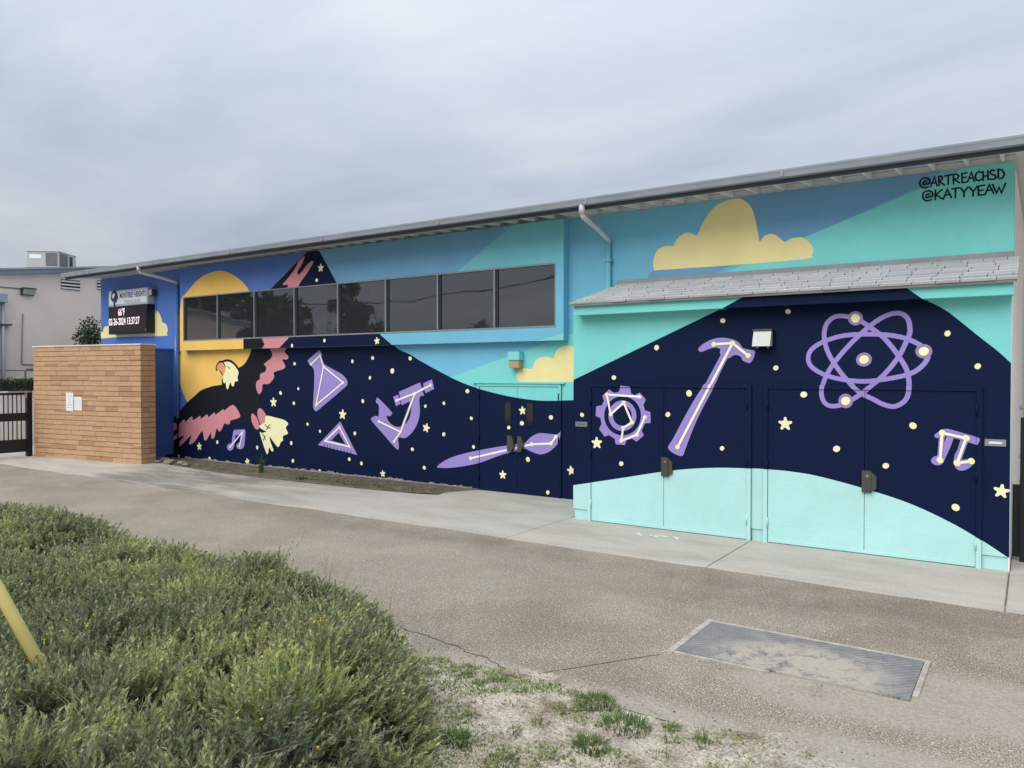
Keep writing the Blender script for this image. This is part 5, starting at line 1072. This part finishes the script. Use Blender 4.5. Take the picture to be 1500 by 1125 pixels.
for (px, py, r_, n) in ((868, 1032, .15, 170), (915, 1065, .17, 210), (862, 1098, .13, 150), (664, 1094, .13, 150), (690, 996, .08, 60), (725, 998, .11, 80), (768, 1018, .09, 80), (842, 1046, .12, 90), (735, 1118, .13, 110), (810, 1112, .10, 80), (900, 1118, .13, 110), (972, 1065, .09, 60), (958, 1108, .10, 50), (1030, 1092, .09, 45), (980, 1092, .07, 36), (695, 1018, .10, 70), (762, 1034, .07, 40), (740, 1080, .08, 40), (800, 1070, .06, 30), (690, 1060, .08, 50)):
    big = n >= 150
    tuft(px+random.uniform(-4, 4)*(1 if big else 3.5), py+random.uniform(-5, 5), r_*(random.uniform(.75, .95) if big else random.uniform(.55, 1.05)), int(n*(1.7 if big else random.uniform(.6, 1.3))), .014, .075 if big else random.uniform(.035, .06), lean=1.3, w=.007, z0=.0, tint=(.05, .55) if big else (.15, .8),
         label='dense dark green grass tuft, fuller than the weeds around it' if big else 'small sparse green grass tuft growing in the pale sandy dirt', grp='fuller grass tufts in the dirt patch' if big else 'sparse grass tufts in the dirt patch')
tuft(1030, 1092, .05, 26, .06, .16, z0=.0, label='taller wispy grass clump at the sandy asphalt edge', grp=None, w=.005, lean=.9) 
# scattered dry stubble and creeping weeds: uncountable
V, Fc, T = [], [], []
for _ in range(4200):
    x = random.uniform(-3.9, -.2); y = random.uniform(-9.3, -7.1)
    if random.random() > (1.0 if x < -1.9 else .3): continue
    if float(fbm(np.array([x]), np.array([y]), 33, 2.2, 3)[0]) < .47: continue
    a, b, c = blades(x, y, max(dirt_h(x, y), 0)-.003, 8, .05, .012, .03, .008, 1.3, (.3, 1.0), 2); k = len(V); V += a; Fc += [tuple(i+k for i in q) for q in b]; T += c
o = raw('creeping_weeds', V, Fc, GRASS, attr=T); tag(o, 'low creeping weeds over the sandy dirt', 'weeds', kind='stuff')
# loose grit on path and dirt: uncountable
gx_ = np.concatenate([rng.uniform(-8, 1.2, 900), rng.uniform(-4.2, .6, 1500)]); gy_ = np.concatenate([rng.uniform(-7.1, -3.3, 900), rng.uniform(-9.2, -6.9, 1500)])
gz_ = np.where(gy_ < -6.9, np.maximum(dirt_z(gx_, gy_), 0), 0.0); gs_ = rng.uniform(.003, .011, len(gx_))*np.where(gy_ < -6.9, 1.2, .8)
octa = np.array([(1, 0, 0), (0, 1, 0), (-1, 0, 0), (0, -1, 0), (0, 0, .7), (0, 0, -.3)]); of = np.array([(0, 1, 4), (1, 2, 4), (2, 3, 4), (3, 0, 4), (1, 0, 5), (2, 1, 5), (3, 2, 5), (0, 3, 5)])
gv = np.stack([gx_, gy_, gz_], 1)[:, None, :]+octa[None]*gs_[:, None, None]*rng.uniform(.6, 1.4, (len(gx_), 6, 1))
gt_ = attr_mat('loose_grit', [(0.0, (.07, .058, .045, 1)), (.5, (.30, .265, .21, 1)), (1.0, (.62, .58, .5, 1))], .9, 0.0)
o = raw('loose_grit', gv.reshape(-1, 3), (np.arange(len(gx_))[:, None, None]*6+of[None]).reshape(-1, 3), gt_, attr=np.repeat(rng.random(len(gx_)), 6)); tag(o, 'loose grit and small pebbles on path and dirt', 'grit', kind='stuff')
# lush long grass inside the shrub
LONG = 'long bright green grass clump growing up through the shrub'
for (px, py, n) in ((415, 1040, 60), (455, 1030, 44), (385, 1060, 30), (150, 1085, 18), (130, 1105, 10)):
    p = on_z(px, py, .55)
    V, Fc, T = blades(p.x, p.y, .42, int(n*.62), .17, .26, .46, .012, .8, (.6, 1.0), 6); o = raw('long_grass', V, Fc, GRASS, None, loc=(p.x, p.y, .38), attr=T); tag(o, LONG, 'grass', 'long grass clumps in the shrub')
for k in range(5):
    p = on_z(random.uniform(470, 590), random.uniform(840, 870), .35); 
    V, Fc, T = blades(p.x, p.y-.1, .2, 3, .05, .35, .55, .003, .5, (.7, 1.0), 5); o = raw('grass_stalk', V, Fc, mat('dry_stalk', (.16, .135, .07), .8), None, loc=(p.x, p.y-.1, .2)); tag(o, 'thin dry grass stalks rising over the shrub edge', 'grass', 'dry grass stalks')
# weeds in the soil bed
V, Fc, T = [], [], []
for _ in range(330):
    x = random.gauss(-11.3, .9) if random.random() < .6 else random.uniform(-17.3, -9.3); y = random.uniform(-1.05, -.35)
    a, b, c = blades(x, y, .02, 6, .05, .015, .045, .012, 1.1, (.1, .8), 2); k = len(V); V += a; Fc += [tuple(i+k for i in q) for q in b]; T += c
o = raw('bed_weeds', V, Fc, GRASS, attr=T); tag(o, 'low weeds in the soil strip under the mural', 'weeds', kind='stuff')
p = on_z(377, 693, .02); V, Fc, T = blades(p.x, p.y+.1, .02, 40, .06, .2, .48, .02, .35, (0, .25), 4); o = raw('spiky_plant', V, Fc, GRASS, None, loc=(p.x, p.y+.1, .02), attr=T); tag(o, 'small dark spiky plant at the foot of the mural wall', 'plant')
p = on_z(437, 703, .02); V, Fc, T = blades(p.x, p.y+.1, .02, 40, .12, .05, .12, .02, .9, (0, .3), 3); o = raw('low_plant', V, Fc, GRASS, None, loc=(p.x, p.y+.1, .02), attr=T); tag(o, 'low dark weed clump in the soil strip', 'plant')
# rubble by the downpipe
RUB = mat('rubble_stone', (.22, .19, .16), .9, (20, .6, .02), .3, 6)
for k, (x, y, s) in enumerate(((-18.25, -.65, .16), (-17.8, -.75, .13), (-17.55, -.95, .1), (-18.0, -.95, .09), (-17.2, -.8, .11), (-16.8, -.95, .08))):
    b_ = MB(); bmesh.ops.create_icosphere(b_.bm, subdivisions=2, radius=s)
    for v_ in b_.bm.verts: v_.co = Vector((v_.co.x*1.5, v_.co.y, v_.co.z*.45))*random.uniform(.85, 1.12)
    o = b_.build('stone', RUB, None, local=True); o.location = (x, y, .05); tag(o, 'loose flat stone lying by the downpipe foot', 'stone', 'loose stones by the downpipe')

# yellow guy-wire guard leaning out of the shrub
gp = on_z(54, 966, .62); lean = -CR*.54
yg = thing('guy_wire_guard', 'yellow plastic guy wire guard leaning out of the shrub', 'guy guard', (gp.x, gp.y, 0))
ax_ = (lean+Vector((0, 0, 1))).normalized(); b0 = gp - ax_*.70
mb = MB(); mb.tube([b0, b0+ax_*2.8], .034, 14); mb.build('guard_tube', mat('yellow_plastic', srgb(236, 216, 132), .42, None, .08, 4), yg)
mb = MB(); mb.tube([b0+ax_*2.75, b0+ax_*8.6], .007, 6); mb.build('guy_wire', CHROME, yg)
top = b0+ax_*8.6

# ------------------------------------------------------------------ dark tree behind the brick wall, hedge
def leaf_cloud(n, sampler, L, W):
    B = sampler(n); d = unit(rng.normal(size=(n, 3))+np.array([0, 0, .3])); nr = unit(rng.normal(size=(n, 3))+np.array([0, 0, .8])); return leaf_arrays(B, d, nr, L*rng.uniform(.6, 1.3, n), W*rng.uniform(.7, 1.3, n), .1)
def blob_sampler(blobs):
    bl = np.array(blobs); w = bl[:, 3]**2; w /= w.sum()
    def f(n):
        k = rng.choice(len(bl), n, p=w); d = unit(rng.normal(size=(n, 3))); r_ = bl[k, 3]*rng.random(n)**.35; return bl[k, :3]+d*r_[:, None]*np.array([1, 1, .85])
    return f
DKLEAF = attr_mat('dark_evergreen_leaf', [(0.0, (.018, .030, .016, 1)), (.5, (.04, .062, .03, 1)), (1.0, (.085, .115, .05, 1))], .4, .12)
BARK = mat('bark', (.11, .085, .065), .9, (18, .8, .03), .3, 6)
def tree(name, label, base, height_, blobs, n, L, W, trunk_r, group=None, cat='tree', limbs=6):
    t = thing(name, label, cat, base, 0, group); mb = MB(); bx, by, bz = base
    mb.tube([(bx, by, bz-.1), (bx+.06, by, bz+height_*.3), (bx-.05, by+.05, bz+height_*.62)], [trunk_r, trunk_r*.75, trunk_r*.4], 8)
    for k in range(min(limbs, len(blobs))):
        q = blobs[k]; mb.tube([(bx, by, bz+height_*(.22+.05*k)), ((bx+q[0])/2, (by+q[1])/2, (bz+height_*.3+q[2])/2), q[:3]], [trunk_r*.5, trunk_r*.3, trunk_r*.1], 6)
    mb.build('trunk', BARK, t); v, f_ = leaf_cloud(n, blob_sampler(blobs), L, W)
    o = raw('crown', v, f_, DKLEAF, t, attr=np.repeat(np.clip(rng.normal(.45, .25, n), 0, 1), 5)); return t
tx, ty = -26.2, 1.9
cb = [(tx+rng.normal(0, .55), ty+.55+rng.normal(0, .6), 2.7+rng.uniform(-.9, 1.15), rng.uniform(.3, .52)) for _ in range(22)] + [(tx, ty+.9, 3.9, .55), (tx-.2, ty+1.3, 3.95, .5), (tx, ty-.25, 3.2, .35), (tx, ty-.15, 3.45, .25)]
tree('evergreen_shrub', 'dark rounded evergreen shrub rising behind the brick wall', (tx, ty+.4, 0), 3.4, cb, 9000, .10, .055, .09, cat='shrub')
hd_ = thing('clipped_hedge', 'clipped dark green hedge behind the black gate', 'hedge', (-26.6, -1.9, 0))
def hs(n):
    u = rng.random((n, 3)); f = rng.integers(0, 3, n); u[np.arange(n), f] = np.where(rng.random(n) < .5, .02, .98)*1.0
    return np.array([-27.05, -4.2, .0])+u*np.array([.8, 4.2-.12+.15, 2.0])+rng.normal(0, .035, (n, 3))
v, f_ = leaf_cloud(16000, hs, .075, .05); o = raw('foliage', v, f_, DKLEAF, hd_, attr=np.repeat(np.clip(rng.normal(.4, .25, 16000), 0, 1), 5)); o['kind'] = 'stuff'
mb = MB(); mb.box(-26.98, -26.32, -4.1, -.06, -.02, 1.9); mb.build('twig_core', mat('shaded_twig_fill', (.045, .042, .027), .95), hd_)  # same dark fill standing in for shaded twigs inside the hedge

# ------------------------------------------------------------------ what the window glass reflects: trees, poles and wires behind the camera
for k, (bx, by, h_, rr, n, lab) in enumerate(((-47, -19, 13, 5.4, 6500, 'broad dark tree mirrored in the left window panes'), (-37.8, -26, 9.5, 1.9, 2600, 'narrow dark tree mirrored in the middle window panes'), (-21.0, -17.5, 5.2, 1.3, 2200, 'small tree mirrored low in a right window pane'))):
    bl = [(bx+rng.normal(0, rr*.45), by+rng.normal(0, rr*.45), h_*.58+rng.normal(0, h_*.16), rr*rng.uniform(.3, .5)) for _ in range(16)]
    tree('street_tree', lab, (bx, by, -.03), h_, bl, n, .55*rr/3+.12, .32*rr/3+.08, .09*rr, limbs=5)
POLE = mat('pole_wood', (.12, .09, .07), .9, (12, .6, .02), .25, 5)
pp = top + Vector((-.1, 0, 0)); poles = [(pp.x, pp.y), (-38, pp.y-2)]
for k, (x, y) in enumerate(poles):
    t = thing('utility_pole', ('wooden utility pole holding the guy wire', 'far wooden utility pole carrying the street wires')[k], 'pole', (x, y, 0))
    mb = MB(); mb.tube([(x, y, -.3), (x, y, 9.4)], [.16, .11], 12); mb.build('shaft', POLE, t); mb = MB(); mb.box(x-.05, x+.05, y-1.1, y+1.1, 8.7, 8.82); mb.build('crossarm', POLE, t)
for k, (dy, z, sag) in enumerate(((-.9, 8.85, .9), (.9, 8.85, 1.1), (0, 6.6, 1.3))):
    (x0, y0), (x1, y1) = poles; pts = [(x0+(x1-x0)*i/24, y0+(y1-y0)*i/24+dy, z-sag*4*(i/24)*(1-i/24)) for i in range(25)]
    mb = MB(); mb.tube(pts, .022 if k < 2 else .03, 5); o = mb.build('overhead_wire', BLACK_METAL, None, loc=pts[0]); tag(o, ('upper street-side wire strung between the utility poles', 'upper building-side wire strung between the utility poles', 'lower thick cable strung between the utility poles')[k], 'wire')
